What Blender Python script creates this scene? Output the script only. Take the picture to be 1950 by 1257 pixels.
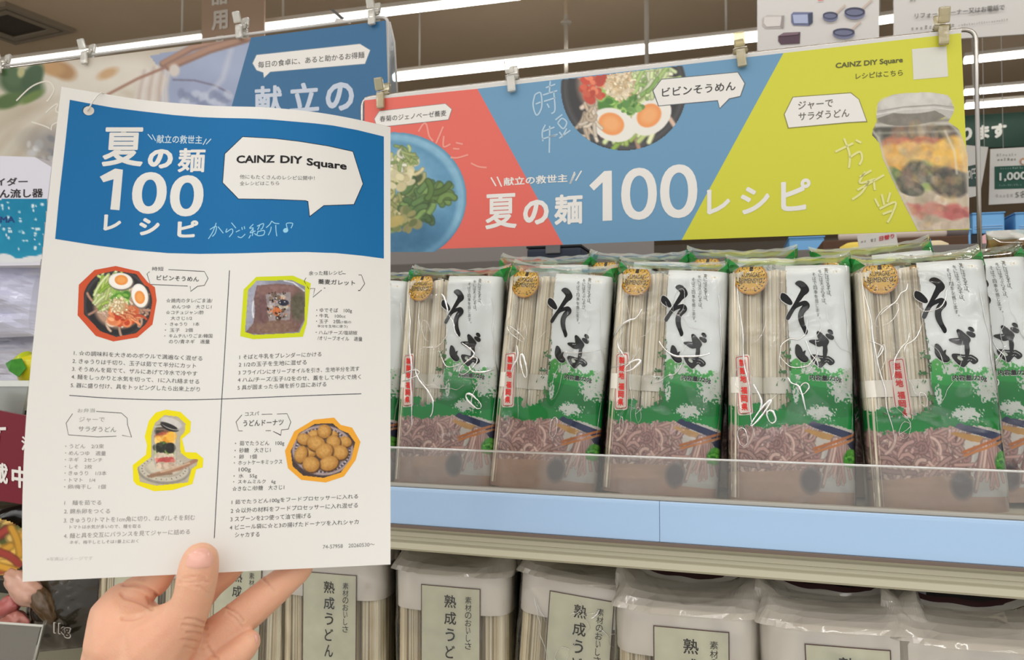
import bpy, bmesh, math, random
import numpy as np
from mathutils import Vector, Matrix, noise as mnoise
from mathutils.geometry import tessellate_polygon
from mathutils.bvhtree import BVHTree

for o in list(bpy.data.objects):
    bpy.data.objects.remove(o)
scene = bpy.context.scene
COL = scene.collection
random.seed(7)

# ------------------------------------------------------------------ camera
FPX = 1450.0
CX, CY = 975.0, 628.5
YAW = math.radians(16.4)
PITCH = math.atan(42 / FPX)
CAM = Vector((0, 0, 1.35))
CR = Vector((math.cos(YAW), math.sin(YAW), 0))
F0 = Vector((-math.sin(YAW), math.cos(YAW), 0))
CF = F0 * math.cos(PITCH) + Vector((0, 0, math.sin(PITCH)))
CU = CR.cross(CF)
cam_d = bpy.data.cameras.new('camera')
cam_d.sensor_width = 36.0
cam_d.lens = 36.0 * FPX / 1950.0
cam_d.clip_start = 0.02
cam_d.clip_end = 100
cam = bpy.data.objects.new('camera', cam_d)
COL.objects.link(cam)
cam.matrix_world = Matrix((
    (CR.x, CU.x, -CF.x, CAM.x), (CR.y, CU.y, -CF.y, CAM.y),
    (CR.z, CU.z, -CF.z, CAM.z), (0, 0, 0, 1)))
scene.camera = cam
cam_d.dof.use_dof = True
cam_d.dof.focus_distance = 0.52
cam_d.dof.aperture_fstop = 24.0

# ------------------------------------------------------------------ world, exposure, lamps
scene.view_settings.view_transform = 'Standard'
scene.view_settings.look = 'None'
scene.view_settings.gamma = 1.0
scene.view_settings.exposure = 0.2
scene.view_settings.use_curve_mapping = False
try:
    scene.cycles.use_denoising = True
    scene.cycles.transparent_max_bounces = 32
    scene.cycles.max_bounces = 10
except Exception:
    pass
world = bpy.data.worlds.new('ambient_fill')  # added even white fill, entering where the room is left open
scene.world = world
world.use_nodes = True
world.node_tree.nodes['Background'].inputs[0].default_value = (1.0, 0.995, 0.985, 1)
world.node_tree.nodes['Background'].inputs[1].default_value = 0.68


def strip_lamp(name, x, y, z, length, width, energy):
    l = bpy.data.lights.new(name, 'AREA')
    l.shape = 'RECTANGLE'
    l.size = length
    l.size_y = width
    l.energy = energy
    l.color = (1.0, 0.99, 0.97)
    o = bpy.data.objects.new(name, l)
    o.location = (x, y, z)
    COL.objects.link(o)
    return o


for yy, en in ((-0.35, 26), (-1.15, 28), (-1.95, 30), (-2.9, 32), (-3.9, 34), (-5.0, 34), (-6.2, 34)):
    strip_lamp('ceiling_strip_lamp', 0.2, yy, 3.02, 9.0, 0.035, en)
strip_lamp('ceiling_strip_lamp', 0.2, 1.9, 3.02, 9.0, 0.09, 45)


# ------------------------------------------------------------------ pixel rays -> world points
def ray(px, py):
    return CF + CR * ((px - CX) / FPX) + CU * ((CY - py) / FPX)


def PY(px, py, Y):
    d = ray(px, py)
    return CAM + d * (Y / d.y)


def PD(px, py, t):
    return CAM + ray(px, py) * t


def PZ(px, py, z):
    d = ray(px, py)
    return CAM + d * ((z - CAM.z) / d.z)


def lift_plane(p0, n):
    def f(px, py, off=0.0):
        d = ray(px, py)
        t = (p0 - CAM).dot(n) / d.dot(n)
        return CAM + d * (t - off)
    return f


def lift_Y(Y):
    return lift_plane(Vector((0, Y, 0)), Vector((0, 1, 0)))


# ------------------------------------------------------------------ colours and materials
def lin(c):
    c = c / 255.0
    return c / 12.92 if c <= 0.04045 else ((c + 0.055) / 1.055) ** 2.4


def L3(c):
    return (lin(c[0]), lin(c[1]), lin(c[2]))


def np_lin(a):
    a = np.clip(a, 0, 255) / 255.0
    return np.where(a <= 0.04045, a / 12.92, ((a + 0.055) / 1.055) ** 2.4)


MATS = {}


def mat(name, col, rough=0.5, metal=0.0, spec=0.4, coat=0.0, var=0.0, vscale=30.0, bump=0.0, bscale=200.0, sss=0.0,
        emit=0.0):
    if name in MATS:
        return MATS[name]
    m = bpy.data.materials.new(name)
    m.use_nodes = True
    nt = m.node_tree
    b = nt.nodes['Principled BSDF']
    b.inputs['Base Color'].default_value = (*L3(col), 1)
    b.inputs['Roughness'].default_value = rough
    b.inputs['Metallic'].default_value = metal
    b.inputs['Specular IOR Level'].default_value = spec
    b.inputs['Coat Weight'].default_value = coat
    b.inputs['Coat Roughness'].default_value = 0.08
    if sss:
        b.inputs['Subsurface Weight'].default_value = sss
        b.inputs['Subsurface Radius'].default_value = (0.008, 0.003, 0.0015)
        b.inputs['Subsurface Scale'].default_value = 1.0
    if emit:
        b.inputs['Emission Color'].default_value = (*L3(col), 1)
        b.inputs['Emission Strength'].default_value = emit
    tc = nt.nodes.new('ShaderNodeTexCoord')
    if var:
        n = nt.nodes.new('ShaderNodeTexNoise')
        n.inputs['Scale'].default_value = vscale
        n.inputs['Detail'].default_value = 3
        nt.links.new(tc.outputs['Object'], n.inputs['Vector'])
        mix = nt.nodes.new('ShaderNodeMix')
        mix.data_type = 'RGBA'
        c = L3(col)
        mix.inputs['A'].default_value = (*[max(0, x * (1 - var)) for x in c], 1)
        mix.inputs['B'].default_value = (*[min(1, x * (1 + var)) for x in c], 1)
        nt.links.new(n.outputs['Fac'], mix.inputs['Factor'])
        nt.links.new(mix.outputs['Result'], b.inputs['Base Color'])
    if bump:
        n = nt.nodes.new('ShaderNodeTexNoise')
        n.inputs['Scale'].default_value = bscale
        n.inputs['Detail'].default_value = 4
        nt.links.new(tc.outputs['Object'], n.inputs['Vector'])
        bp = nt.nodes.new('ShaderNodeBump')
        bp.inputs['Strength'].default_value = bump
        bp.inputs['Distance'].default_value = 0.001
        nt.links.new(n.outputs['Fac'], bp.inputs['Height'])
        nt.links.new(bp.outputs['Normal'], b.inputs['Normal'])
    MATS[name] = m
    return m


def print_mat(name, rough=0.5, spec=0.3, coat=0.0, bump=0.0, bscale=40):
    if name in MATS:
        return MATS[name]
    m = mat(name, (200, 200, 200), rough, 0, spec, coat)
    nt = m.node_tree
    b = nt.nodes['Principled BSDF']
    a = nt.nodes.new('ShaderNodeVertexColor')
    a.layer_name = 'Col'
    nt.links.new(a.outputs['Color'], b.inputs['Base Color'])
    if bump:
        tc = nt.nodes.new('ShaderNodeTexCoord')
        n = nt.nodes.new('ShaderNodeTexNoise')
        n.inputs['Scale'].default_value = bscale
        nt.links.new(tc.outputs['Object'], n.inputs['Vector'])
        bp = nt.nodes.new('ShaderNodeBump')
        bp.inputs['Strength'].default_value = bump
        bp.inputs['Distance'].default_value = 0.002
        nt.links.new(n.outputs['Fac'], bp.inputs['Height'])
        nt.links.new(bp.outputs['Normal'], b.inputs['Normal'])
    return m


def clear_mat(name, tint=(250, 252, 252), rough=0.05, gloss=1.0, base=0.03, haze=0.05, hazecol=(235, 238, 236),
              bscale=0.0, bstr=0.5, bdist=0.004, ior=1.5, ridge=0.0, ridgew=0.016):
    """clear plastic film / acrylic: see-through, a little milky, with mirror-like sheen"""
    if name in MATS:
        return MATS[name]
    m = bpy.data.materials.new(name)
    m.use_nodes = True
    nt = m.node_tree
    N = nt.nodes
    N.clear()
    out = N.new('ShaderNodeOutputMaterial')
    tr = N.new('ShaderNodeBsdfTransparent')
    tr.inputs[0].default_value = (*L3(tint), 1)
    gl = N.new('ShaderNodeBsdfAnisotropic') if False else N.new('ShaderNodeBsdfGlossy')
    gl.inputs['Color'].default_value = (1, 1, 1, 1)
    gl.inputs['Roughness'].default_value = rough
    df = N.new('ShaderNodeBsdfDiffuse')
    df.inputs[0].default_value = (*L3(hazecol), 1)
    fr = N.new('ShaderNodeFresnel')
    fr.inputs['IOR'].default_value = ior
    mu = N.new('ShaderNodeMath')
    mu.operation = 'MULTIPLY_ADD'
    mu.inputs[1].default_value = gloss
    mu.inputs[2].default_value = base
    mu.use_clamp = True
    m1 = N.new('ShaderNodeMixShader')
    m1.inputs[0].default_value = haze
    m2 = N.new('ShaderNodeMixShader')
    nt.links.new(tr.outputs[0], m1.inputs[1])
    nt.links.new(df.outputs[0], m1.inputs[2])
    nt.links.new(fr.outputs[0], mu.inputs[0])
    nt.links.new(mu.outputs[0], m2.inputs[0])
    nt.links.new(m1.outputs[0], m2.inputs[1])
    nt.links.new(gl.outputs[0], m2.inputs[2])
    nt.links.new(m2.outputs[0], out.inputs[0])
    if bscale:
        tc = N.new('ShaderNodeTexCoord')
        oi = N.new('ShaderNodeObjectInfo')
        add = N.new('ShaderNodeVectorMath')
        add.operation = 'MULTIPLY_ADD'
        add.inputs[1].default_value = (1, 1, 1)
        sc = N.new('ShaderNodeVectorMath')
        sc.operation = 'SCALE'
        sc.inputs['Scale'].default_value = 37.0
        nt.links.new(oi.outputs['Location'], sc.inputs[0])
        nt.links.new(tc.outputs['Object'], add.inputs[0])
        nt.links.new(sc.outputs[0], add.inputs[2])
        def noise_(scale, det, dist, off):
            a2 = N.new('ShaderNodeVectorMath')
            a2.operation = 'ADD'
            a2.inputs[1].default_value = (off, off * 0.7, off * 1.3)
            nt.links.new(add.outputs[0], a2.inputs[0])
            q = N.new('ShaderNodeTexNoise')
            q.inputs['Scale'].default_value = scale
            q.inputs['Detail'].default_value = det
            q.inputs['Distortion'].default_value = dist
            nt.links.new(a2.outputs[0], q.inputs['Vector'])
            return q.outputs['Fac']

        def math_(op, a, b, clamp=False):
            q = N.new('ShaderNodeMath')
            q.operation = op
            q.use_clamp = clamp
            for k, v in ((0, a), (1, b)):
                if isinstance(v, (int, float)):
                    q.inputs[k].default_value = v
                else:
                    nt.links.new(v, q.inputs[k])
            return q.outputs[0]
        h = noise_(bscale, 0.4, 0.9, 0.0)
        if ridge:
            # sharp folds: narrow ridges that wander over the film where it is crumpled
            r1 = math_('SUBTRACT', 1.0, math_('DIVIDE', math_('ABSOLUTE', math_('SUBTRACT', noise_(bscale * 0.8, 1.2, 1.2, 3.1), 0.5), 0), ridgew), True)
            gate = math_('MULTIPLY', math_('SUBTRACT', noise_(bscale * 0.9, 0.0, 0.0, 7.7), 0.47), 9.0, True)
            h = math_('ADD', h, math_('MULTIPLY', math_('MULTIPLY', r1, gate), ridge))
        bp = N.new('ShaderNodeBump')
        bp.inputs['Strength'].default_value = bstr
        bp.inputs['Distance'].default_value = bdist
        nt.links.new(h, bp.inputs['Height'])
        nt.links.new(bp.outputs['Normal'], gl.inputs['Normal'])
        nt.links.new(bp.outputs['Normal'], fr.inputs['Normal'])
    MATS[name] = m
    return m


# ------------------------------------------------------------------ object helpers
def link(name, me, m=None, parent=None, smooth=False, loc=None):
    o = bpy.data.objects.new(name, me)
    COL.objects.link(o)
    if m is not None:
        me.materials.append(m)
    if parent is not None:
        o.parent = parent
    if smooth:
        me.polygons.foreach_set('use_smooth', [True] * len(me.polygons))
    if loc is not None:
        o.location = loc
    return o


def thing(name, label, cat, loc=(0, 0, 0), group=None):
    o = bpy.data.objects.new(name, None)
    o.empty_display_size = 0.02
    COL.objects.link(o)
    o.location = loc
    return tag(o, label, cat, group)


def tag(o, label, cat, group=None):
    o['label'] = label
    o['category'] = cat
    if group:
        o['group'] = group
    return o


def struct(o):
    o['kind'] = 'structure'
    return o


def dup(root, label):
    r = root.copy()
    COL.objects.link(r)
    r['label'] = label
    for ch in list(root.children):
        c = ch.copy()
        COL.objects.link(c)
        c.parent = r
        for g in list(ch.children):
            d = g.copy()
            COL.objects.link(d)
            d.parent = c
    return r


def mesh_from(vs, fs, name='m'):
    me = bpy.data.meshes.new(name)
    me.from_pydata([tuple(v) for v in vs], [], fs)
    me.update()
    return me


def bm_mesh(bm, name='m'):
    bmesh.ops.recalc_face_normals(bm, faces=bm.faces[:])
    me = bpy.data.meshes.new(name)
    bm.to_mesh(me)
    bm.free()
    return me


def add_box(bm, c, s, bev=0.0, rot=None):
    r = bmesh.ops.create_cube(bm, size=1.0)
    M = Matrix.Translation(Vector(c)) @ (rot.to_4x4() if rot else Matrix.Identity(4)) @ Matrix.Diagonal((*s, 1))
    bmesh.ops.transform(bm, matrix=M, verts=r['verts'])
    if bev > 0:
        es = list({e for v in r['verts'] for e in v.link_edges})
        bmesh.ops.bevel(bm, geom=es, offset=bev, segments=2, affect='EDGES', profile=0.7)


def box_obj(name, c, s, m, parent=None, bev=0.003, rot=None):
    bm = bmesh.new()
    add_box(bm, c, s, bev, rot)
    return link(name, bm_mesh(bm), m, parent)


def hexa(bm, pts):
    """box from 8 points: 4 front (tl,tr,br,bl), 4 back"""
    v = [bm.verts.new(p) for p in pts]
    for f in ((0, 1, 2, 3), (7, 6, 5, 4), (0, 4, 5, 1), (1, 5, 6, 2), (2, 6, 7, 3), (3, 7, 4, 0)):
        bm.faces.new([v[i] for i in f])


def add_tube(bm, pts, r, n=10, cap=True):
    pts = [Vector(p) for p in pts]
    rs = r if isinstance(r, (list, tuple)) else [r] * len(pts)
    rings = []
    prev = None
    for i, p in enumerate(pts):
        a = pts[max(0, i - 1)]
        b = pts[min(len(pts) - 1, i + 1)]
        t = (b - a).normalized()
        if prev is None:
            ref = Vector((0, 0, 1)) if abs(t.z) < 0.9 else Vector((1, 0, 0))
            u = t.cross(ref).normalized()
        else:
            u = (prev - t * prev.dot(t)).normalized()
        prev = u
        w = t.cross(u)
        rings.append([bm.verts.new(p + (u * math.cos(2 * math.pi * k / n) + w * math.sin(2 * math.pi * k / n)) * rs[i])
                      for k in range(n)])
    for i in range(len(rings) - 1):
        for k in range(n):
            bm.faces.new((rings[i][k], rings[i][(k + 1) % n], rings[i + 1][(k + 1) % n], rings[i + 1][k]))
    if cap:
        bm.faces.new(list(reversed(rings[0])))
        bm.faces.new(rings[-1])


def tube_obj(name, pts, r, m, parent=None, n=10):
    bm = bmesh.new()
    add_tube(bm, pts, r, n)
    return link(name, bm_mesh(bm), m, parent, smooth=True)


def lathe(bm, prof, c, n=32, axis='Z'):
    rings = []
    for (r, h) in prof:
        ring = []
        for k in range(n):
            a = 2 * math.pi * k / n
            if axis == 'Z':
                p = Vector((r * math.cos(a), r * math.sin(a), h))
            elif axis == 'X':
                p = Vector((h, r * math.cos(a), r * math.sin(a)))
            else:
                p = Vector((r * math.cos(a), h, r * math.sin(a)))
            ring.append(bm.verts.new(p + Vector(c)))
        rings.append(ring)
    for i in range(len(rings) - 1):
        for k in range(n):
            bm.faces.new((rings[i][k], rings[i][(k + 1) % n], rings[i + 1][(k + 1) % n], rings[i + 1][k]))
    bm.faces.new(list(reversed(rings[0])))
    bm.faces.new(rings[-1])


# ------------------------------------------------------------------ lettering
_tc = bpy.data.curves.new('lettering', 'FONT')
_to = bpy.data.objects.new('lettering', _tc)
COL.objects.link(_to)
_tcache = {}


def glyphs(s, bold=0.0, res=3):
    """outline lettering as a flat mesh, normalised to its ink box; bold widens every stroke"""
    k = (s, bold, res)
    if k not in _tcache:
        _tc.body = s
        _tc.resolution_u = res
        dg = bpy.context.evaluated_depsgraph_get()
        dg.update()
        me = bpy.data.meshes.new_from_object(_to.evaluated_get(dg))
        v = np.array([(q.co.x, q.co.y) for q in me.vertices])
        f = [list(p.vertices) for p in me.polygons]
        bpy.data.meshes.remove(me)
        lay = np.zeros(len(v))
        if bold:
            nd = 8 if bold >= 0.02 else 4
            vv, ff, ll = [], [], []
            for i in range(nd):
                a = 2 * math.pi * (i + 0.5) / nd
                ff += [[q + i * len(v) for q in g] for g in f]
                vv.append(v + bold * np.array([math.cos(a), math.sin(a)]))
                ll.append(np.full(len(v), i / nd * 0.9))
            v, f, lay = np.concatenate(vv), ff, np.concatenate(ll)
        mn, mx = v.min(0), v.max(0)
        _tcache[k] = ((v - mn) / np.maximum(mx - mn, 1e-6), f, lay)
    return _tcache[k]


# ------------------------------------------------------------------ printed artwork
class Art:
    """flat artwork in drawing coordinates, later laid on a sheet by a lift function"""

    def __init__(s):
        s.v, s.f, s.c = [], [], []
        s.frame(0, 0, 1)
        s.lean = lambda x, y: 0.0
        s.maxedge = 1e9

    def frame(s, ox, oy, sc):
        s.ox, s.oy, s.sc = ox, oy, sc

    def p(s, a, b):
        return (s.ox + a / s.sc, s.oy + b / s.sc)

    def _face(s, idx, col):
        s.f.append(idx)
        s.c.append([L3(col)] * len(idx) if not isinstance(col, list) else col)

    def poly(s, pts, col, layer=1, tr=True):
        if tr:
            pts = [s.p(*q) for q in pts]
        tris = tessellate_polygon([[Vector((x, y, 0)) for x, y in pts]])
        stack = [tuple(pts[i] for i in t) for t in tris]
        me2 = s.maxedge ** 2
        cache = {}

        def vid(q):
            k = (round(q[0], 4), round(q[1], 4))
            if k not in cache:
                cache[k] = len(s.v)
                s.v.append((q[0], q[1], layer))
            return cache[k]
        while stack:
            a, b, c = stack.pop()
            ds = [(a[0] - b[0]) ** 2 + (a[1] - b[1]) ** 2, (b[0] - c[0]) ** 2 + (b[1] - c[1]) ** 2,
                  (c[0] - a[0]) ** 2 + (c[1] - a[1]) ** 2]
            m = max(ds)
            if m > me2:
                i = ds.index(m)
                T = (a, b, c)
                p, q, r = T[i], T[(i + 1) % 3], T[(i + 2) % 3]
                h = ((p[0] + q[0]) / 2, (p[1] + q[1]) / 2)
                stack.append((p, h, r))
                stack.append((h, q, r))
            else:
                ids = [vid(a), vid(b), vid(c)]
                if len(set(ids)) == 3:
                    s._face(ids, col)

    def text(s, t, x0, y0, x1, y1, h, col=(40, 38, 38), bold=0.0, layer=2, res=3, lean=None):
        a, b = s.p(x0, y0), s.p(x1, y1)
        h = h / s.sc
        v, f, lay = glyphs(t, bold, res)
        k = s.lean(*a) if lean is None else lean
        base = len(s.v)
        for (u, w), l in zip(v, lay):
            x = a[0] + (b[0] - a[0]) * u + k * h * w
            y = a[1] + (b[1] - a[1]) * u - h * w
            s.v.append((x, y, layer + l))
        for q in f:
            s._face([base + i for i in q], col)

    def vtext(s, t, x0, y0, x1, y1, size, col=(30, 30, 30), bold=0.0, layer=2, res=3, slope=0.0):
        """column of characters from (x0,y0) top centre to (x1,y1) bottom centre"""
        n = len(t)
        for i, ch in enumerate(t):
            if ch == ' ':
                continue
            q = (i + 0.5) / n
            cx, cy = x0 + (x1 - x0) * q, y0 + (y1 - y0) * q
            small = ch in '、。'
            w = size * (0.35 if small else (0.62 if ch in 'しじりい' else 0.92))
            hh = size * (0.35 if small else 0.92)
            if small:
                cx += size * 0.3
                cy -= size * 0.3
            s.text(ch, cx - w / 2, cy + hh / 2 - slope * w / 2, cx + w / 2, cy + hh / 2 + slope * w / 2, hh, col, bold, layer,
                   res, lean=-(x1 - x0) / max(1e-6, (y1 - y0)))

    def stroke(s, pts, w, col, layer=2, tr=True, smooth=True, taper=False):
        if tr:
            pts = [s.p(*q) for q in pts]
        w = (w / s.sc if tr else w)
        P = [Vector((*q, 0)) for q in pts]
        if smooth and len(P) > 2:
            Q = []
            for i in range(len(P) - 1):
                p0, p1, p2, p3 = P[max(0, i - 1)], P[i], P[i + 1], P[min(len(P) - 1, i + 2)]
                for k in range(5):
                    t = k / 5
                    Q.append(0.5 * ((2 * p1) + (p2 - p0) * t + (2 * p0 - 5 * p1 + 4 * p2 - p3) * t * t +
                                    (3 * p1 - p0 - 3 * p2 + p3) * t ** 3))
            Q.append(P[-1])
            P = Q
        base = len(s.v)
        n = len(P)
        for i, p in enumerate(P):
            d = P[min(n - 1, i + 1)] - P[max(0, i - 1)]
            if d.length < 1e-9:
                d = Vector((1, 0, 0))
            d.normalize()
            nn = Vector((-d.y, d.x, 0))
            k = 1.0
            if taper:
                q = i / (n - 1)
                k = 0.45 + 0.55 * math.sin(math.pi * min(1, max(0, q * 0.9 + 0.1)))
            if not smooth and 0 < i < n - 1:
                d1 = (P[i] - P[i - 1]).normalized()
                k = 1 / max(0.5, abs(d1.dot(d)))
            a, b = p + nn * w * 0.5 * k, p - nn * w * 0.5 * k
            s.v.append((a.x, a.y, layer))
            s.v.append((b.x, b.y, layer))
        for i in range(n - 1):
            s._face([base + 2 * i, base + 2 * i + 1, base + 2 * i + 3, base + 2 * i + 2], col)

    def blur_text(s, x0, y0, x1, y1, h, col, layer=2, seed=1):
        """small print too soft to read: a row of uneven dashes"""
        r = random.Random(seed)
        L_ = math.hypot(x1 - x0, y1 - y0)
        ux, uy = (x1 - x0) / L_, (y1 - y0) / L_
        q = 0.0
        while q < L_ - h * 0.5:
            w = h * r.uniform(0.4, 0.8)
            for k in range(r.choice((2, 3))):
                yy = -h * (0.15 + 0.3 * k) + r.uniform(-0.06, 0.06) * h
                a, b = q + r.uniform(0, 0.15) * w, q + w * r.uniform(0.7, 1.0)
                s.stroke([(x0 + ux * a - uy * yy * 0, y0 + uy * a + yy), (x0 + ux * b, y0 + uy * b + yy)], h * 0.16, col, layer, smooth=False)
            q += h * 1.02

    def ell(s, cx, cy, rx, ry, col, layer=2, rot=0.0, n=28):
        pts = []
        for k in range(n):
            a = 2 * math.pi * k / n
            x, y = rx * math.cos(a), ry * math.sin(a)
            pts.append((cx + x * math.cos(rot) - y * math.sin(rot), cy + x * math.sin(rot) + y * math.cos(rot)))
        s.poly(pts, col, layer)

    def canvas(s, cv, layer=1):
        """lay a painted picture (drawing coordinates) as fine coloured cells"""
        ny, nx = cv.a.shape
        lc = np_lin(cv.c)
        base = len(s.v)
        xs = cv.X * 1.0
        ys = cv.Y * 1.0
        for j in range(ny):
            for i in range(nx):
                s.v.append((*s.p(xs[j, i], ys[j, i]), layer))
        lt = [[tuple(lc[j, i]) for i in range(nx)] for j in range(ny)]
        al = cv.a
        for j in range(ny - 1):
            for i in range(nx - 1):
                if al[j, i] + al[j, i + 1] + al[j + 1, i + 1] + al[j + 1, i] > 2.0:
                    q = base + j * nx + i
                    s.f.append([q, q + nx, q + nx + 1, q + 1])
                    s.c.append([lt[j][i], lt[j + 1][i], lt[j + 1][i + 1], lt[j][i + 1]])

    def build(s, name, lift, m, parent=None, step=0.00006):
        used = sorted({i for f in s.f for i in f})
        mp = {i: k for k, i in enumerate(used)}
        vs = [lift(s.v[i][0], s.v[i][1], s.v[i][2] * step) for i in used]
        fs = [[mp[i] for i in f] for f in s.f]
        me = mesh_from(vs, fs, name)
        at = me.color_attributes.new('Col', 'FLOAT_COLOR', 'CORNER')
        flat = []
        for p, cs in zip(me.polygons, s.c):
            for c in cs:
                flat.extend((c[0], c[1], c[2], 1.0))
        at.data.foreach_set('color', flat)
        return link(name, me, m, parent)


class Canvas:
    """a small painted picture made of soft shapes, in the drawing coordinates of the current frame"""

    def __init__(s, x0, y0, x1, y1, step, bg=(200, 200, 200), seed=1):
        nx, ny = int((x1 - x0) / step) + 1, int((y1 - y0) / step) + 1
        s.X, s.Y = np.meshgrid(np.linspace(x0, x1, nx), np.linspace(y0, y1, ny))
        s.c = np.zeros((ny, nx, 3)) + np.array(bg, float)
        s.a = np.ones((ny, nx))
        s.step = step
        s.rng = np.random.RandomState(seed)

    def _mix(s, k, col):
        k = np.clip(k, 0, 1)[..., None]
        s.c = s.c * (1 - k) + np.array(col, float) * k

    def ell(s, cx, cy, rx, ry, col, rot=0.0, soft=0.15, alpha=1.0):
        dx, dy = s.X - cx, s.Y - cy
        u = (dx * math.cos(rot) + dy * math.sin(rot)) / rx
        v = (-dx * math.sin(rot) + dy * math.cos(rot)) / ry
        d = np.sqrt(u * u + v * v)
        s._mix(np.clip((1 - d) / soft + 0.5, 0, 1) * alpha, col)

    def line(s, pts, w, col, soft=None, alpha=1.0):
        soft = soft or s.step
        D = np.full(s.X.shape, 1e9)
        for (ax, ay), (bx, by) in zip(pts[:-1], pts[1:]):
            vx, vy = bx - ax, by - ay
            t = np.clip(((s.X - ax) * vx + (s.Y - ay) * vy) / max(1e-9, vx * vx + vy * vy), 0, 1)
            D = np.minimum(D, np.hypot(s.X - ax - t * vx, s.Y - ay - t * vy))
        s._mix(np.clip((w / 2 - D) / soft + 0.5, 0, 1) * alpha, col)

    def inside(s, pts):
        r = np.zeros(s.X.shape, bool)
        n = len(pts)
        for i in range(n):
            (x1, y1), (x2, y2) = pts[i], pts[(i + 1) % n]
            if y1 == y2:
                continue
            c = ((y1 > s.Y) != (y2 > s.Y)) & (s.X < (x2 - x1) * (s.Y - y1) / (y2 - y1) + x1)
            r ^= c
        return r

    def poly(s, pts, col, alpha=1.0):
        s._mix(s.inside(pts) * alpha, col)

    def mask(s, pts):
        s.a *= s.inside(pts)

    def noise(s, scale, seed=0, octaves=2):
        r = np.random.RandomState(seed)
        out = np.zeros(s.X.shape)
        amp, tot = 1.0, 0
        for o in range(octaves):
            gx = (s.X - s.X.min()) / scale * (2 ** o)
            gy = (s.Y - s.Y.min()) / scale * (2 ** o)
            G = r.rand(int(gy.max()) + 3, int(gx.max()) + 3)
            ix, iy = gx.astype(int), gy.astype(int)
            fx, fy = gx - ix, gy - iy
            fx, fy = fx * fx * (3 - 2 * fx), fy * fy * (3 - 2 * fy)
            out += amp * ((G[iy, ix] * (1 - fx) + G[iy, ix + 1] * fx) * (1 - fy) +
                          (G[iy + 1, ix] * (1 - fx) + G[iy + 1, ix + 1] * fx) * fy)
            tot += amp
            amp *= 0.5
        return out / tot

    def grain(s, amt, scale, seed=0):
        s.c += ((s.noise(scale, seed, 3) - 0.5) * 2 * amt)[..., None]

    def strands(s, cx, cy, rx, ry, n, length, w, cols, ang=None, curl=0.6, alpha=1.0, shade=0.75):
        for _ in range(n):
            t = s.rng.rand() * 2 * math.pi
            r = math.sqrt(s.rng.rand())
            x, y = cx + rx * r * math.cos(t), cy + ry * r * math.sin(t)
            a = (s.rng.rand() * 2 * math.pi) if ang is None else ang + s.rng.randn() * 0.35
            k = s.rng.randn() * curl
            pts = []
            L = length * (0.6 + 0.8 * s.rng.rand())
            for q in range(6):
                pts.append((x, y))
                x += math.cos(a) * L / 5
                y += math.sin(a) * L / 5
                a += k / 5 * 2
            col = np.array(cols[s.rng.randint(len(cols))], float) * (0.92 + 0.16 * s.rng.rand())
            s.line(pts, w * 1.7, col * shade, alpha=alpha * 0.8)
            s.line(pts, w, col, alpha=alpha)

    def blobs(s, cx, cy, rx, ry, n, size, cols, soft=0.3, alpha=1.0):
        for _ in range(n):
            t = s.rng.rand() * 2 * math.pi
            r = math.sqrt(s.rng.rand())
            col = np.array(cols[s.rng.randint(len(cols))], float) * (0.9 + 0.2 * s.rng.rand())
            k = size * (0.6 + 0.8 * s.rng.rand())
            s.ell(cx + rx * r * math.cos(t), cy + ry * r * math.sin(t), k, k * (0.5 + 0.5 * s.rng.rand()), col,
                  s.rng.rand() * 3.1, soft, alpha)


def smoothstep(a, b, x):
    t = max(0, min(1, (x - a) / (b - a)))
    return t * t * (3 - 2 * t)


def interp(tab, x):
    """piecewise smooth table lookup"""
    if x <= tab[0][0]:
        (x0, y0), (x1, y1) = tab[0], tab[1]
        return y0 + (y1 - y0) * (x - x0) / (x1 - x0)
    if x >= tab[-1][0]:
        (x0, y0), (x1, y1) = tab[-2], tab[-1]
        return y0 + (y1 - y0) * (x - x0) / (x1 - x0)
    for i in range(len(tab) - 1):
        if tab[i][0] <= x <= tab[i + 1][0]:
            break
    x1, y1 = tab[i]
    x2, y2 = tab[i + 1]
    x0, y0 = tab[i - 1] if i > 0 else (2 * x1 - x2, 2 * y1 - y2)
    x3, y3 = tab[i + 2] if i + 2 < len(tab) else (2 * x2 - x1, 2 * y2 - y1)
    m1 = (y2 - y0) / (x2 - x0)
    m2 = (y3 - y1) / (x3 - x1)
    h = x2 - x1
    t = (x - x1) / h
    return ((2 * t ** 3 - 3 * t * t + 1) * y1 + (t ** 3 - 2 * t * t + t) * h * m1 + (-2 * t ** 3 + 3 * t * t) * y2 +
            (t ** 3 - t * t) * h * m2)


PRINT = print_mat('printed_ink_on_card', 0.5, 0.25)
PRINT_GLOSS = print_mat('printed_ink_on_film', 0.4, 0.2)
BANNER_PRINT = print_mat('printed_ink_laminated', 0.3, 0.35)

# ------------------------------------------------------------------ the shop: ceiling, floor, far wall
CEIL_Z = 3.5
M_CEIL = mat('ceiling_board_taupe', (200, 180, 154), 0.9, var=0.06, vscale=3)
bm = bmesh.new()
add_box(bm, (-3, 6.0, CEIL_Z + 0.05), (30, 19, 0.1))
struct(link('ceiling', bm_mesh(bm), M_CEIL))
bm = bmesh.new()
add_box(bm, (-3, 6.0, -0.05), (30, 19, 0.1))
struct(link('floor', bm_mesh(bm), mat('vinyl_floor_beige', (190, 182, 168), 0.35, var=0.05, vscale=4)))
bm = bmesh.new()
add_box(bm, (-3, 15.55, 1.75), (30, 0.1, 3.5))
struct(link('wall_back', bm_mesh(bm), mat('back_wall_paint', (176, 168, 156), 0.8, var=0.05, vscale=2)))

# suspended tube lights: glowing tube in a slim housing
M_TUBE = mat('lit_tube', (255, 253, 246), 0.4, emit=7.0)
M_HOUSE = mat('lamp_housing_white', (214, 208, 198), 0.4)


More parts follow.
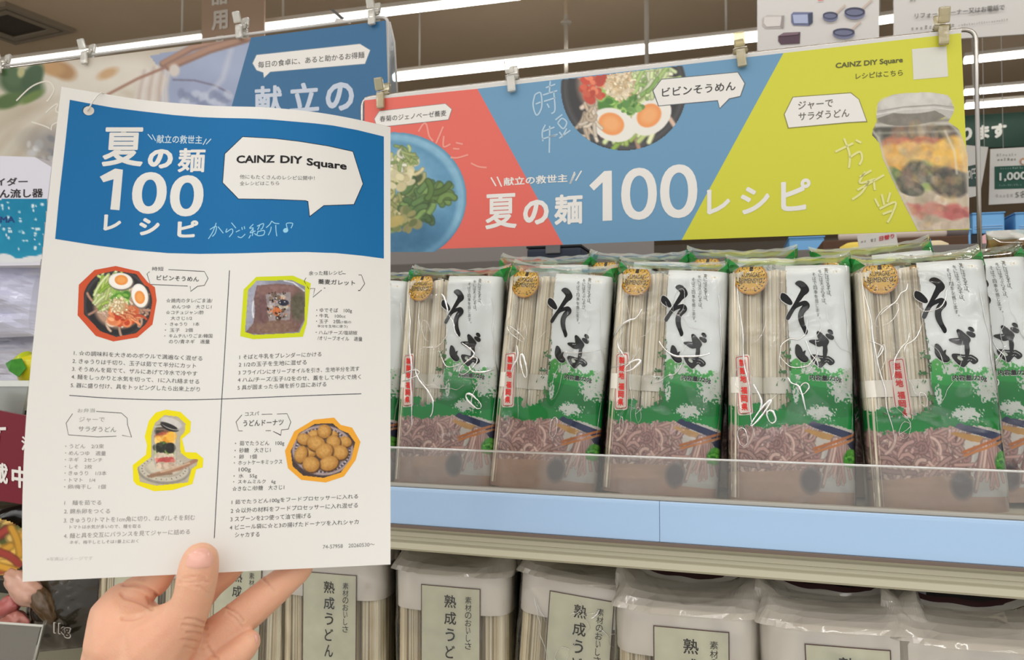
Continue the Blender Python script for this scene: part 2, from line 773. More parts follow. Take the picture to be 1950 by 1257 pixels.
def light_strip(p0, p1, z, r, label, n=1):
    a, b = PZ(*p0, z), PZ(*p1, z)
    c = (a + b) / 2
    t = thing('ceiling_strip_light', label, 'light', c, 'tube lights under the ceiling')
    d = (b - a)
    o = tube_obj('tube', [a - c, b - c], r, M_TUBE, None, 12)
    o.parent = t
    ang = math.atan2(d.y, d.x)
    bm = bmesh.new()
    add_box(bm, (0, 0, r + 0.014), (d.length, 0.03, 0.022), 0.004, Matrix.Rotation(ang, 3, 'Z'))
    h = link('housing', bm_mesh(bm), M_HOUSE)
    h.parent = t
    for k in (-0.42, 0.42):
        q = d * k
        tube_obj('hanger', [(q.x, q.y, r + 0.02), (q.x, q.y, CEIL_Z - z)], 0.006, M_HOUSE, None, 8).parent = t


light_strip((-60, 132), (386, 73), 3.0, 0.015, 'bright tube light just above the left end of the noodle photo banner')
light_strip((503, 53), (990, -7), 3.0, 0.015, 'bright tube light running up behind the corner of the blue banner')
light_strip((750, 148), (1446, 70), 3.0, 0.023, 'long bright tube light above the middle of the recipe banner')
light_strip((1672, 41), (1706, 36), 3.0, 0.016, 'short bright tube seen in the gap between the two hanging posters')
light_strip((1836, 116), (2060, 92), 3.0, 0.017, 'uppermost bright tube right of the banner wire, below the text poster')
light_strip((1836, 177), (2060, 158), 3.0, 0.016, 'middle bright tube right of the banner wire')
light_strip((1838, 203), (2060, 186), 3.0, 0.017, 'lowest bright tube right of the banner wire, above the green sign')

# ceiling air conditioner
ca, cb, cc = PZ(10, 2, CEIL_Z), PZ(142, 54, CEIL_Z), PZ(30, 78, CEIL_Z)
cd = ca + (cc - cb)
cen = (ca + cb + cc + cd) / 4
ac = thing('air_conditioner', 'recessed square air conditioner with dark grille in the ceiling', 'air conditioner', cen)


def quadring(o, i, z0, z1):
    bm = bmesh.new()
    P = [ca - cen, cb - cen, cc - cen, cd - cen]
    V = {}
    for k, f in (('o', o), ('i', i)):
        for z in (z0, z1):
            V[k, z] = [bm.verts.new(p * f + Vector((0, 0, z))) for p in P]
    for q in range(4):
        w = (q + 1) % 4
        for (k1, z_1, k2, z_2) in (('o', z0, 'i', z0), ('o', z0, 'o', z1), ('i', z0, 'i', z1), ('o', z1, 'i', z1)):
            bm.faces.new((V[k1, z_1][q], V[k1, z_1][w], V[k2, z_2][w], V[k2, z_2][q]))
    return bm_mesh(bm)


M_AC = mat('ac_cover', (138, 126, 108), 0.6)
for nm, (o, i, z0, z1), m in (('cover', (1.0, 0.86, -0.03, 0), M_AC), ('air_slot', (0.86, 0.78, -0.012, 0), mat('ac_slot_black', (22, 20, 16), 0.8)),
                              ('inner_frame', (0.78, 0.6, -0.03, 0), M_AC),
                              ('grille', (0.6, 0.01, -0.02, 0), mat('ac_grille_dark', (60, 53, 42), 0.7))):
    h = link(nm, quadring(o, i, z0, z1), m)
    h.parent = ac

# rods that hang signs further back in the shop
M_ROD = mat('hanging_rod_white', (196, 188, 176), 0.5)
for (x0, y0, x1, y1, Y, lab, plate) in (
        (330, -30, 334, 74, 5.0, 'thin white hanging rod over the tube light at the upper left', False),
        (1078, 28, 1083, 150, 4.2, 'hanging rod with a ceiling plate above the noodle bowl picture', True),
        (1231, -10, 1233, 130, 3.6, 'hanging rod right of the plated one, reaching out of view', False)):
    a, b = PY(x0, y0, Y), PY(x1, y1, Y)
    b.x, b.y = a.x, a.y
    if not plate:
        a.z = CEIL_Z
    t = thing('hanging_rod', lab, 'rod', b)
    h = tube_obj('rod', [(0, 0, 0), (0, 0, a.z - b.z)], 0.011, M_ROD)
    h.parent = t
    bm = bmesh.new()
    lathe(bm, [(0.03, 0), (0.03, 0.008), (0.012, 0.02), (0.012, 0.05)], (0, 0, a.z - b.z - 0.05), 20)
    h = link('ceiling_plate', bm_mesh(bm), M_ROD, smooth=False)
    h.parent = t
    if plate:
        bm = bmesh.new()
        add_tube(bm, [(0, 0, a.z - b.z), (0, 0, CEIL_Z - b.z)], 0.011)
        h = link('upper_rod', bm_mesh(bm), M_CEIL)
        h.parent = t


def board(name, label, cat, px4, Y, th, col, art=None, m=None, group=None, frame=None):
    """a flat sign: four pixel corners on the plane y=Y, real thickness, print on its front"""
    L = lift_Y(Y)
    F = [L(*q) for q in px4]
    t = thing(name, label, cat, F[3], group)
    o = F[3]
    bm = bmesh.new()
    hexa(bm, [p - o for p in F] + [p - o + Vector((0, th, 0)) for p in F])
    h = link('panel', bm_mesh(bm), m or mat('board_%d_%d_%d' % tuple(col), col, 0.55))
    h.parent = t
    if art is not None:
        a = art.build('printed_artwork', lambda x, y, off: L(x, y, off) - o, PRINT, None, 0.0004 * max(1, Y))
        a.parent = t
    return t


# brown hanging aisle sign with white characters
A = Art()
A.frame(360, 0, 11.425)
A.text('品', 495, 125, 830, 85, 320, (226, 222, 214), 0.04)
A.text('用', 490, 670, 845, 620, 420, (226, 222, 214), 0.04)
A.text('品', 550, 1180, 785, 1150, 390, (226, 222, 214), 0.04)
board('aisle_sign', 'brown hanging aisle sign with white characters', 'sign', [(384, -60), (503, -60), (503, 130), (384, 130)], 3.2, 0.01,
      (186, 160, 140), A)

# two posters hung up behind the recipe banner
A = Art()
A.frame(1440, 0, 3.8235)
G1, G2 = (205, 200, 198), (176, 172, 176)
A.poly([(45, 130), (80, 108), (205, 112), (200, 205), (70, 208), (45, 185)], (200, 194, 190))
A.poly([(60, 125), (185, 122), (175, 190), (75, 195), (55, 170)], (222, 218, 214), 2)
A.poly([(185, 115), (205, 112), (200, 205), (178, 195)], (160, 152, 150), 2)
A.poly([(255, 105), (270, 88), (412, 88), (412, 165), (385, 188), (270, 185), (255, 160)], (120, 126, 158))
A.poly([(265, 108), (375, 105), (378, 170), (275, 170)], (176, 186, 216), 2)
A.poly([(378, 100), (412, 90), (412, 165), (385, 185)], (78, 84, 104), 2)
A.poly([(160, 262), (200, 238), (322, 232), (318, 318), (180, 325), (160, 300)], (96, 78, 88))
A.poly([(165, 262), (200, 240), (320, 234), (300, 252), (190, 262)], (134, 112, 122), 2)
for (x, y, rx, ry, hx, hy) in ((540, 118, 55, 34, 650, 35), (718, 92, 75, 44, 845, -5), (638, 240, 80, 38, 762, 155)):
    A.stroke([(x + rx * 0.7, y - ry * 0.6), (hx, hy)], 15, (206, 190, 178))
    A.ell(x, y + 5, rx, ry, (132, 136, 168), 3)
    A.ell(x, y - 8, rx, ry * 0.72, (76, 78, 98), 4)
    A.ell(x - 2, y - 2, rx * 0.82, ry * 0.5, (118, 122, 148), 5)
A.stroke([(450, 2), (490, 0)], 8, (220, 120, 120))
board('cookware_poster', 'white hanging poster with pictures of grey pans and containers', 'poster',
      [(1442, -70), (1674, -70), (1674, 74), (1442, 97)], 2.2, 0.006, (215, 213, 210), A, group='posters hung above the banner')
A = Art()
A.frame(1440, 0, 3.8235)
c = (120, 116, 112)
A.text('約', 1120, 15, 1160, 10, 30, c)
A.text('リフォームコーナー又はお電話で', 1155, 138, 1810, 72, 42, c, 0.01)
A.blur_text(1130, 222, 1445, 192, 32, c, 2, 3)
A.blur_text(1475, 192, 1840, 150, 18, (150, 146, 142), 2, 4)
board('service_poster', 'white hanging poster with rows of grey text, behind the banner corner', 'poster',
      [(1702, -70), (2050, -70), (2050, 58), (1702, 82)], 2.2, 0.006, (213, 211, 208), A, group='posters hung above the banner')

# far department: green sign, price cards, blue crates, hats
A = Art()
A.frame(1830, 150, 3.59)
A.text('承ります', -130, 445, 312, 400, 100, (226, 226, 220), 0.06)
board('department_sign', 'dark green overhead sign with white characters in the distance', 'sign',
      [(1640, 232), (2080, 205), (2080, 275), (1640, 288)], 6.0, 0.03, (14, 58, 44), A)
A = Art()
A.frame(1830, 150, 3.59)
A.blur_text(245, 530, 390, 525, 20, (150, 148, 144), 2, 5)
A.blur_text(250, 562, 380, 558, 22, (110, 108, 106), 2, 6)
A.ell(425, 565, 22, 24, (206, 160, 130))
A.ell(425, 568, 12, 14, (240, 236, 230), 3)
A.poly([(230, 600), (600, 585), (600, 745), (230, 755)], (44, 92, 78))
A.blur_text(270, 620, 500, 612, 16, (170, 196, 186), 3, 7)
A.text('1,000', 262, 705, 450, 695, 62, (226, 232, 226), 0.03, 3)
A.blur_text(262, 735, 420, 730, 14, (150, 184, 172), 3, 8)
A.blur_text(240, 810, 355, 808, 24, (178, 176, 172), 2, 9)
A.text('5名', 372, 815, 450, 810, 46, (110, 108, 106))
board('price_card', 'white price card with a green 1,000 block hung under the green sign', 'price card',
      [(1886, 284), (2060, 274), (2060, 380), (1883, 390)], 3.4, 0.004, (226, 225, 220), A)
A = Art()
A.frame(1830, 150, 3.59)
A.poly([(-10, 610), (130, 580), (120, 735), (-10, 740)], (62, 84, 80))
A.text('0円', 48, 690, 108, 680, 70, (214, 216, 212), 0.02)
board('price_card', 'tilted white price card showing past the right edge of the banner', 'price card',
      [(1790, 272), (1882, 280), (1866, 372), (1790, 388)], 3.3, 0.004, (214, 212, 207), A)

for c_ in [o for o in COL.objects if o.name.startswith('price_card')]:
    w_ = c_.children[0].dimensions.x
    hh = c_.children[0].dimensions.z
    for k_ in (0.2, 0.8):
        tube_obj('hanging_string', [(0.17 * k_ + 0.02, 0.002, 0.16), (0.17 * k_ + 0.02, 0.002, CEIL_Z - c_.location.z)], 0.0012, mat('string_pale', (200, 198, 192), 0.6), None, 6).parent = c_

M_DARK = mat('far_shelf_dark', (40, 40, 44), 0.7)
M_BLUE = mat('crate_blue_plastic', (118, 182, 236), 0.35)
M_BLUELINE = mat('crate_rib_pale', (186, 214, 238), 0.3)


def crate(px0, px1, y0, y1, Y, label):
    a, b = PY(px0, y1, Y), PY(px1, y0, Y)
    w, h, d = b.x - a.x, b.z - a.z, 0.32
    t = thing('storage_crate', label, 'crate', (a.x + w / 2, Y + d / 2, a.z), 'blue storage crates on the far shelf')
    bm = bmesh.new()
    add_box(bm, (0, 0, h / 2), (w, d, h), min(w, h) * 0.12)
    o = link('body', bm_mesh(bm), M_BLUE)
    o.parent = t
    for q in (0.25, 0.36):
        box_obj('rib', (0, -d / 2, h * q), (w * 0.86, 0.008, h * 0.025), M_BLUELINE, None, 0.001).parent = t
    bm = bmesh.new()
    add_box(bm, (0, 0, h * 0.97), (w * 1.04, d * 1.03, h * 0.06), 0.004)
    o = link('rim', bm_mesh(bm), M_BLUE)
    o.parent = t


crate(1852, 1913, 403, 446, 3.0, 'blue storage crate just right of the banner wire')
crate(1934, 2040, 400, 446, 3.0, 'blue storage crate cut by the right edge of the view')
crate(1503, 1570, 449, 500, 2.6, 'blue storage crate below the middle of the yellow banner half')
crate(1800, 1849, 436, 470, 2.6, 'small blue storage crate half hidden by the banner corner')
lk = thing('low_rack', 'dark low rack behind the brown counter carrying two blue crates', 'rack', (0.75, 2.74, 0))
za, zb2 = PY(1503, 500, 2.6).z, PY(1800, 470, 2.6).z
xa, xb2 = PY(1485, 500, 2.6).x - 0.75, PY(1600, 500, 2.6).x - 0.75
box_obj('deck', ((xa + xb2) / 2, 0, za - 0.016), (xb2 - xa, 0.36, 0.03), M_DARK, None, 0.003).parent = lk
xc, xd2 = PY(1790, 470, 2.6).x - 0.75, PY(1860, 470, 2.6).x - 0.75
box_obj('deck', ((xc + xd2) / 2, 0, zb2 - 0.016), (xd2 - xc, 0.36, 0.03), M_DARK, None, 0.003).parent = lk
box_obj('back_panel', ((xa + xd2) / 2, 0.19, zb2 / 2), (xd2 - xa, 0.02, zb2), M_DARK, None, 0.003).parent = lk

# far shelf that carries them: dark rack with decks
rk = thing('far_rack', 'dark steel rack in the distance carrying blue crates', 'rack', (1.6, 3.5, 0))
z1 = PY(1900, 447, 3.0).z
bm = bmesh.new()
add_box(bm, (0.5, -0.02, z1 - 0.02), (3.4, 1.0, 0.04), 0.004)
o = link('deck', bm_mesh(bm), M_DARK)
o.parent = rk
bm = bmesh.new()
add_box(bm, (0.5, 0.5, 0.9), (3.4, 0.03, 1.8))
o = link('back_panel', bm_mesh(bm), mat('far_back_panel', (30, 34, 34), 0.8))
o.parent = rk
for x in (-1.18, 2.18):
    box_obj('upright', (x, 0, (z1 - 0.04) / 2), (0.05, 0.9, z1 - 0.04), M_DARK, None, 0.004).parent = rk

# counter board, white tube, tag and hats
M_BROWN = mat('brown_board', (96, 66, 46), 0.6, var=0.1, vscale=12)
a, b = PY(1568, 520, 1.98), PY(1846, 447, 1.98)
ct = thing('display_counter', 'brown wooden display counter behind the packs on the right', 'counter', ((a.x + b.x) / 2, 2.2, 0))
box_obj('front_board', (0, -0.2, b.z - 0.14), (b.x - a.x, 0.03, 0.28), M_BROWN, None, 0.003).parent = ct
box_obj('top_board', (0, 0.02, b.z - 0.012), (b.x - a.x, 0.42, 0.024), M_BROWN, None, 0.003).parent = ct
for sx in (-1, 1):
    box_obj('leg', (sx * (b.x - a.x) * 0.46, 0.0, (b.z - 0.28) / 2), (0.05, 0.3, b.z - 0.28), M_BROWN, None, 0.003).parent = ct
p, q = PY(1597, 452, 2.02), PY(1830, 442, 2.02)
p.z = q.z = b.z + 0.0125
t = thing('cardboard_tube', 'white cardboard tube lying across the brown counter', 'tube', p)
tube_obj('roll', [(0, 0, 0), q - p], 0.012, mat('tube_white', (226, 214, 204), 0.5), None, 14).parent = t
e = (q - p)
tube_obj('end_cap', [e * 0.88, e * 1.05], 0.0128, mat('tube_cap_grey', (120, 112, 112), 0.5), None, 14).parent = t
A = Art()
A.frame(1480, 400, 4.149)
A.blur_text(662, 260, 718, 252, 26, (140, 138, 134), 2, 2)
A.blur_text(740, 252, 800, 245, 28, (120, 118, 116), 2, 5)
A.text('日替り', 808, 245, 925, 222, 38, (214, 70, 74), 0.03)
A.poly([(672, 300), (945, 275), (968, 400), (690, 420)], (36, 98, 82))
A.blur_text(700, 350, 880, 330, 40, (120, 164, 150), 3, 4)
board('price_tag', 'small white and green price tag with red print under the banner', 'price tag',
      [(1632, 448), (1706, 442), (1716, 500), (1642, 506)], 1.6, 0.003, (226, 225, 220), A)
# things seen through the slot between banner and packs
a = PY(1003, 500, 1.5)
b = PY(1106, 466, 1.5)
t = thing('tool_case', 'dark navy case on the rear shelf, below the red and blue banner seam', 'case', ((a.x + b.x) / 2, 1.6, a.z + 0.001))
mm = mat('navy_case', (40, 50, 70), 0.4)
box_obj('body', (0, 0, (b.z - a.z) * 0.42), (b.x - a.x, 0.2, (b.z - a.z) * 0.84), mm, None, 0.006).parent = t
box_obj('lid', (0, 0, (b.z - a.z) * 0.93), ((b.x - a.x) * 1.02, 0.204, (b.z - a.z) * 0.13), mat('navy_case_lid', (20, 24, 34), 0.4), None, 0.004).parent = t
box_obj('latch', (0, -0.103, (b.z - a.z) * 0.78), (0.03, 0.008, 0.02), mat('latch_grey', (120, 120, 124), 0.4), None, 0.002).parent = t
board('price_strip', 'long grey strip behind the packs under the red part of the banner', 'strip',
      [(690, 478), (1245, 458), (1245, 487), (690, 507)], 1.84, 0.01, (150, 144, 142))
rk2 = thing('rear_shelf', 'grey steel shelf behind the row of noodle packs', 'shelf', (-0.02, 1.66, 0))
zz = a.z
box_obj('deck', (0, 0, zz - 0.015), (1.9, 0.42, 0.03), mat('rear_deck_grey', (122, 116, 112), 0.5), None, 0.003).parent = rk2
box_obj('back_panel', (0, 0.2, (zz - 0.03) / 2), (1.9, 0.02, zz - 0.03), M_DARK, None, 0.002).parent = rk2
for sx in (-1, 1):
    box_obj('upright', (sx * 0.93, -0.18, (zz - 0.03) / 2), (0.04, 0.04, zz - 0.03), M_DARK, None, 0.002).parent = rk2

for (px, py, colr, Y, lab) in ((1630, 462, (232, 206, 92), 1.72, 'yellow sun hat peeking out beside the price tag'),
                                   (1778, 459, (224, 208, 172), 1.68, 'straw coloured sun hat behind the rightmost front pack'),
                                   (1905, 441, (226, 178, 184), 1.70, 'pink sun hat right of the banner post')):
    c = PY(px, py, Y)
    rr = (c.z - zz) / 0.75
    t = thing('sun_hat', lab, 'hat', (c.x, c.y, zz + 0.13 * rr), 'sun hats on the rear shelf')
    mm = mat('hat_%d' % colr[2], colr, 0.8, bump=0.3, bscale=300)
    bm = bmesh.new()
    lathe(bm, [(rr * 0.02, rr * 0.62), (rr * 0.3, rr * 0.6), (rr * 0.52, rr * 0.48), (rr * 0.6, rr * 0.2), (rr * 0.62, 0.0)], (0, 0, 0), 36)
    o = link('crown', bm_mesh(bm), mm, smooth=True)
    o.parent = t
    bm = bmesh.new()
    lathe(bm, [(rr * 0.58, 0.02 * rr), (rr * 0.8, 0.0), (rr, -0.1 * rr), (rr, -0.13 * rr), (rr * 0.58, -0.02 * rr)], (0, 0, 0), 36)
    o = link('brim', bm_mesh(bm), mm, smooth=True)
    o.parent = t


# ------------------------------------------------------------------ the gondola shelf
RZ = CAM.z
M_STEEL = mat('shelf_enamel_beige', (190, 186, 164), 0.38, spec=0.4)
M_STEEL2 = mat('shelf_enamel_pale', (216, 210, 190), 0.35)
M_BLACK = mat('gondola_interior_black', (24, 23, 23), 0.8)
SH = thing('gondola_shelf', 'beige steel shop shelf with a rolled front edge carrying the soba packs', 'shelf', (0, 0.6, RZ - 0.14))
SX0, SX1 = -1.05, 0.325
o0 = Vector(SH.location)


def shp(name, x0, x1, y0, y1, z0, z1, m, bev=0.001):
    h = box_obj(name, Vector(((x0 + x1) / 2, (y0 + y1) / 2, (z0 + z1) / 2)) - o0, (x1 - x0, y1 - y0, z1 - z0), m, None, bev)
    h.parent = SH
    return h


DECKZ = RZ - 0.1225
shp('deck', -0.63, 0.75, 0.612, 0.93, DECKZ - 0.012, DECKZ, M_STEEL2)
# rolled front edge, a grooved profile swept along the shelf
prof = [(0.606, -0.149), (0.608, -0.1535), (0.6065, -0.1545), (0.6065, -0.158), (0.609, -0.159), (0.609, -0.162), (0.6045, -0.1635),
        (0.604, -0.168), (0.606, -0.170), (0.63, -0.170), (0.63, -0.149)]
bm = bmesh.new()
ends = []
for x in (-0.63, SX1):
    ends.append([bm.verts.new(Vector((x, y, RZ + z)) - o0) for y, z in prof])
n = len(prof)
for i in range(n):
    bm.faces.new((ends[0][i], ends[0][(i + 1) % n], ends[1][(i + 1) % n], ends[1][i]))
bm.faces.new(ends[0])
bm.faces.new(list(reversed(ends[1])))
h = link('front_edge', bm_mesh(bm), M_STEEL)
h.parent = SH
shp('end_bracket', SX1 + 0.001, SX1 + 0.02, 0.600, 0.64, RZ - 0.170, RZ - 0.148, mat('bracket_grey', (206, 202, 200), 0.4))
shp('front_edge', SX1 + 0.021, 0.75, 0.604, 0.63, RZ - 0.170, RZ - 0.149, M_STEEL)
shp('underside', -0.63, 0.75, 0.63, 0.93, RZ - 0.165, RZ - 0.155, M_STEEL)
shp('back_panel', -0.63, 0.75, 0.935, 0.95, 0.1, RZ + 0.01, M_BLACK)
shp('lower_deck', -0.63, 0.75, 0.56, 0.93, RZ - 0.50, RZ - 0.48, M_STEEL)
shp('end_panel', -0.645, -0.63, 0.74, 0.95, 0.1, RZ - 0.18, M_BLACK)
shp('base_plinth', -0.63, 0.75, 0.6, 0.95, 0.0, 0.1, M_BLACK)
for zz in (0.35, 0.60):
    shp('lower_deck', -0.63, 0.75, 0.56, 0.93, zz, zz + 0.02, M_STEEL)

# clear riser and blue price rail clipped to the edge
RL = thing('price_rail', 'long pale blue price rail with a clear riser along the shelf front', 'rail', (0, 0.6, RZ - 0.115))
o1 = Vector(RL.location)
M_RAIL = mat('rail_blue_insert', (188, 217, 250), 0.3, spec=0.5, coat=0.1, var=0.02, vscale=6)
M_GREYRAIL = mat('rail_grey_plastic', (176, 172, 162), 0.35)
M_TAUPE = mat('rail_taupe', (112, 98, 90), 0.4)
M_ACRYL = clear_mat('clear_riser_acrylic', (251, 252, 251), 0.08, 0.9, 0.02, 0.07, (214, 212, 206), 9.0, 0.25, 0.01, 1.35)
M_ACRYL_EDGE = clear_mat('clear_riser_edge', (238, 240, 238), 0.12, 1.2, 0.25, 0.4, (240, 240, 236))
M_COVER = clear_mat('clear_rail_cover', (254, 255, 255), 0.07, 0.9, 0.0, 0.0, (255, 255, 255), 6.0, 0.12, 0.01, 1.25)


def rlp(name, y0, y1, z0, z1, m, bev=0.0006, x0=-0.63, x1=0.75):
    h = box_obj(name, Vector(((x0 + x1) / 2, (y0 + y1) / 2, RZ + (z0 + z1) / 2)) - o1, (x1 - x0, y1 - y0, z1 - z0), m, None, bev)
    h.parent = RL
    return h


rlp('clear_riser', 0.6075, 0.6095, -0.1125, -0.0835, M_ACRYL)
rlp('riser_edge', 0.607, 0.610, -0.0835, -0.0818, M_ACRYL_EDGE)
rlp('riser_foot', 0.6035, 0.6105, -0.1155, -0.1125, M_GREYRAIL, 0.0008)
rlp('price_insert', 0.6, 0.603, -0.1463, -0.1155, M_RAIL, 0.0004, -0.63, -0.058)
rlp('price_insert', 0.6, 0.603, -0.1463, -0.1155, M_RAIL, 0.0004, -0.0577, 0.75)
rlp('rail_back', 0.6032, 0.611, -0.150, -0.1157, M_GREYRAIL)
rlp('lower_lip', 0.5985, 0.6032, -0.1495, -0.1466, M_TAUPE, 0.0006)
rlp('insert_cover', 0.5988, 0.5994, -0.1463, -0.116, M_COVER, 0.0002)
# ------------------------------------------------------------------ banners on wire frames
W_ = (232, 230, 226)
INK = (58, 56, 56)
RED, BLU, YEL = (226, 104, 92), (104, 152, 188), (208, 208, 56)


def noodle_bowl(c, cx, cy, R, rot, flip=1, eggs=True):
    """bibim noodles in a black bowl: cucumber, kimchi, sesame, two egg halves; painted around (cx,cy)"""
    def q(x, y):
        x *= flip
        return (cx + R * (x * math.cos(rot) - y * math.sin(rot)), cy + R * (x * math.sin(rot) + y * math.cos(rot)))
    c.ell(*q(0, 0), R, R, (52, 52, 54), soft=0.03)
    c.ell(*q(0, 0), R * 0.95, R * 0.95, (70, 70, 72), soft=0.05)
    c.ell(*q(0, 0.02), R * 0.9, R * 0.9, (44, 43, 45), soft=0.08)
    x, y = q(0.02, 0.1)
    c.ell(x, y, R * 0.7, R * 0.62, (186, 150, 128), soft=0.2)
    c.strands(x, y, R * 0.62, R * 0.56, 60, R * 0.5, R * 0.05, [(214, 184, 162), (196, 160, 138), (226, 204, 184), (180, 140, 120)], curl=1.2)
    x, y = q(-0.3, -0.22)
    c.strands(x, y, R * 0.36, R * 0.38, 55, R * 0.5, R * 0.055, [(196, 212, 132), (168, 196, 92), (224, 230, 178), (140, 176, 70), (206, 220, 160)],
              ang=rot - 0.7, curl=0.3)
    x, y = q(0.12, -0.16)
    c.blobs(x, y, R * 0.26, R * 0.2, 26, R * 0.1, [(94, 150, 58), (130, 178, 76), (66, 120, 46), (156, 196, 98)])
    x, y = q(0.08, 0.36)
    c.ell(x, y, R * 0.4, R * 0.27, (204, 92, 56), soft=0.3)
    c.blobs(x, y, R * 0.4, R * 0.24, 46, R * 0.12, [(206, 78, 46), (224, 110, 66), (232, 140, 92), (188, 60, 40), (238, 166, 120)])
    c.strands(x, y, R * 0.36, R * 0.22, 16, R * 0.3, R * 0.045, [(236, 150, 104), (212, 92, 60)], ang=rot + 0.2)
    x, y = q(0.02, 0.06)
    c.ell(x, y, R * 0.22, R * 0.2, (196, 170, 128), soft=0.5)
    c.blobs(x, y, R * 0.27, R * 0.26, 90, R * 0.028, [(232, 214, 180), (216, 194, 152), (190, 160, 116), (244, 232, 204)])
    for (ex, ey, er, yx, yy) in ((0.25, -0.6, 0.32, 0.02, -0.03), (0.68, -0.06, 0.5 + 1.1, 0.0, 0.05)) if eggs else ():
        x, y = q(ex, ey)
        rr = rot + er * flip
        c.ell(x + R * 0.02, y + R * 0.03, R * 0.36, R * 0.25, (120, 112, 104), rr, 0.15)
        c.ell(x, y, R * 0.345, R * 0.235, (236, 232, 222), rr, 0.06)
        c.ell(x, y, R * 0.31, R * 0.2, (246, 243, 236), rr, 0.2)
        x2, y2 = x + R * yx * flip, y + R * yy
        c.ell(x2, y2, R * 0.19, R * 0.145, (236, 150, 72), rr, 0.12)
        c.ell(x2, y2, R * 0.13, R * 0.09, (242, 168, 92), rr, 0.6)
    return q


def jar(c, x, y, w, h, lean=0.0, lid=True, tilt=-0.08):
    """glass jar of layered salad; (x,y) top centre of the glass, w wide, h tall"""
    def q(u, v):
        return (x + w * u + lean * h * v, y + h * v)
    glass = [q(-0.46, 0.0), q(0.44, -0.02), q(0.5, 0.12), q(0.52, 0.9), q(0.44, 1.0), q(-0.42, 1.0), q(-0.5, 0.88), q(-0.5, 0.12)]
    c.poly(glass, (176, 174, 160))
    rows = ((0.05, 0.1, [(96, 92, 84), (150, 150, 138), (120, 116, 104)], 0.10), (0.15, 0.16, [(84, 70, 60), (120, 84, 66), (60, 60, 52)], 0.12),
            (0.26, 0.1, [(182, 92, 66), (200, 110, 76), (150, 80, 60)], 0.11), (0.34, 0.13, [(236, 168, 60), (226, 150, 44), (244, 190, 96)], 0.13),
            (0.52, 0.14, [(48, 50, 44), (72, 78, 60), (92, 122, 60), (40, 42, 40)], 0.13), (0.64, 0.1, [(126, 150, 78), (60, 64, 50), (166, 176, 120)], 0.1),
            (0.75, 0.12, [(214, 198, 176), (196, 176, 152)], 0.12), (0.84, 0.1, [(188, 92, 86), (206, 120, 108), (176, 76, 74)], 0.11),
            (0.95, 0.08, [(206, 186, 166), (190, 168, 146)], 0.1))
    for v, dv, cols, sz in rows:
        a, b = q(0, v)
        c.blobs(a, b, w * 0.4, h * dv * 0.5, 40, w * sz, cols, 0.35)
    c.ell(*q(0.28, 0.26), w * 0.24, h * 0.12, (240, 184, 70), -0.4, 0.3)
    c.ell(*q(0.24, 0.54), w * 0.22, h * 0.13, (46, 44, 42), 0.2, 0.2)
    c.ell(*q(-0.2, 0.58), w * 0.16, h * 0.07, (50, 54, 46), 0.3, 0.2)
    for u in (-0.44, 0.42):
        c.line([q(u, 0.1), q(u + 0.02, 0.88)], w * 0.04, (222, 218, 206), w * 0.06, 0.5)
    c.line([q(-0.45, 0.03), q(0.43, 0.01)], h * 0.035, (206, 204, 194), h * 0.02, 0.8)
    c.line([q(-0.46, 0.1), q(0.46, 0.08)], h * 0.02, (150, 148, 138), h * 0.02, 0.7)


def in_shape(X, Y, polyf):
    return polyf


# ---- recipe banner (red, blue, yellow)
BN_Y = 0.80
LB = lift_Y(BN_Y)
A = Art()
TLb, TRb, BRb, BLb = (694, 191), (1830, 63), (1847, 437), (694, 478)
A.poly([(694, 191), (909, 169), (1072, 466), (694, 479)], RED, 1)
A.poly([(909, 169), (1492, 101), (1298, 457), (1072, 466)], BLU, 1)
A.poly([(1492, 101), (1830, 63), (1847, 437), (1298, 457)], YEL, 1)
# blue plate with green noodles, left
c = Canvas(694, 236, 900, 480, 1.5, RED, 3)
c.ell(751, 376, 138, 125, (96, 150, 182), 0.0, 0.02)
c.ell(750, 377, 134, 121, (134, 182, 208), 0.0, 0.04)
c.ell(746, 380, 124, 112, (84, 138, 174), 0.0, 0.06)
c.ell(742, 376, 112, 100, (112, 164, 196), 0.0, 0.5)
c.ell(742, 440, 104, 50, (62, 112, 146), 0.1, 0.7)
c.blobs(750, 372, 52, 66, 60, 15, [(120, 138, 84), (96, 116, 66), (146, 152, 96), (84, 98, 62)])
c.strands(752, 360, 44, 60, 60, 34, 5, [(176, 176, 118), (206, 196, 148), (150, 156, 96), (190, 184, 130)], curl=1.2)
c.strands(790, 390, 30, 34, 40, 22, 8, [(96, 128, 74), (120, 150, 86), (78, 108, 64)], ang=-0.6)
c.strands(828, 376, 16, 12, 14, 26, 8, [(112, 142, 76), (92, 122, 62)], ang=-0.6)
c.blobs(770, 320, 30, 24, 24, 9, [(216, 210, 172), (196, 190, 146), (128, 152, 92)])
c.strands(772, 300, 26, 16, 26, 18, 4, [(138, 160, 96), (170, 186, 120), (220, 220, 200)])
c.blobs(764, 338, 22, 26, 16, 9, [(214, 206, 168), (200, 190, 148)])
c.blobs(770, 420, 34, 20, 20, 10, [(150, 146, 98), (112, 122, 74)])
c.ell(752, 422, 18, 10, (182, 166, 100), -0.4, 0.3)
c.grain(7, 10, 4)
c.a *= ((c.X - 751) / 138) ** 2 + ((c.Y - 376) / 125) ** 2 < 1.0
A.canvas(c, 2)
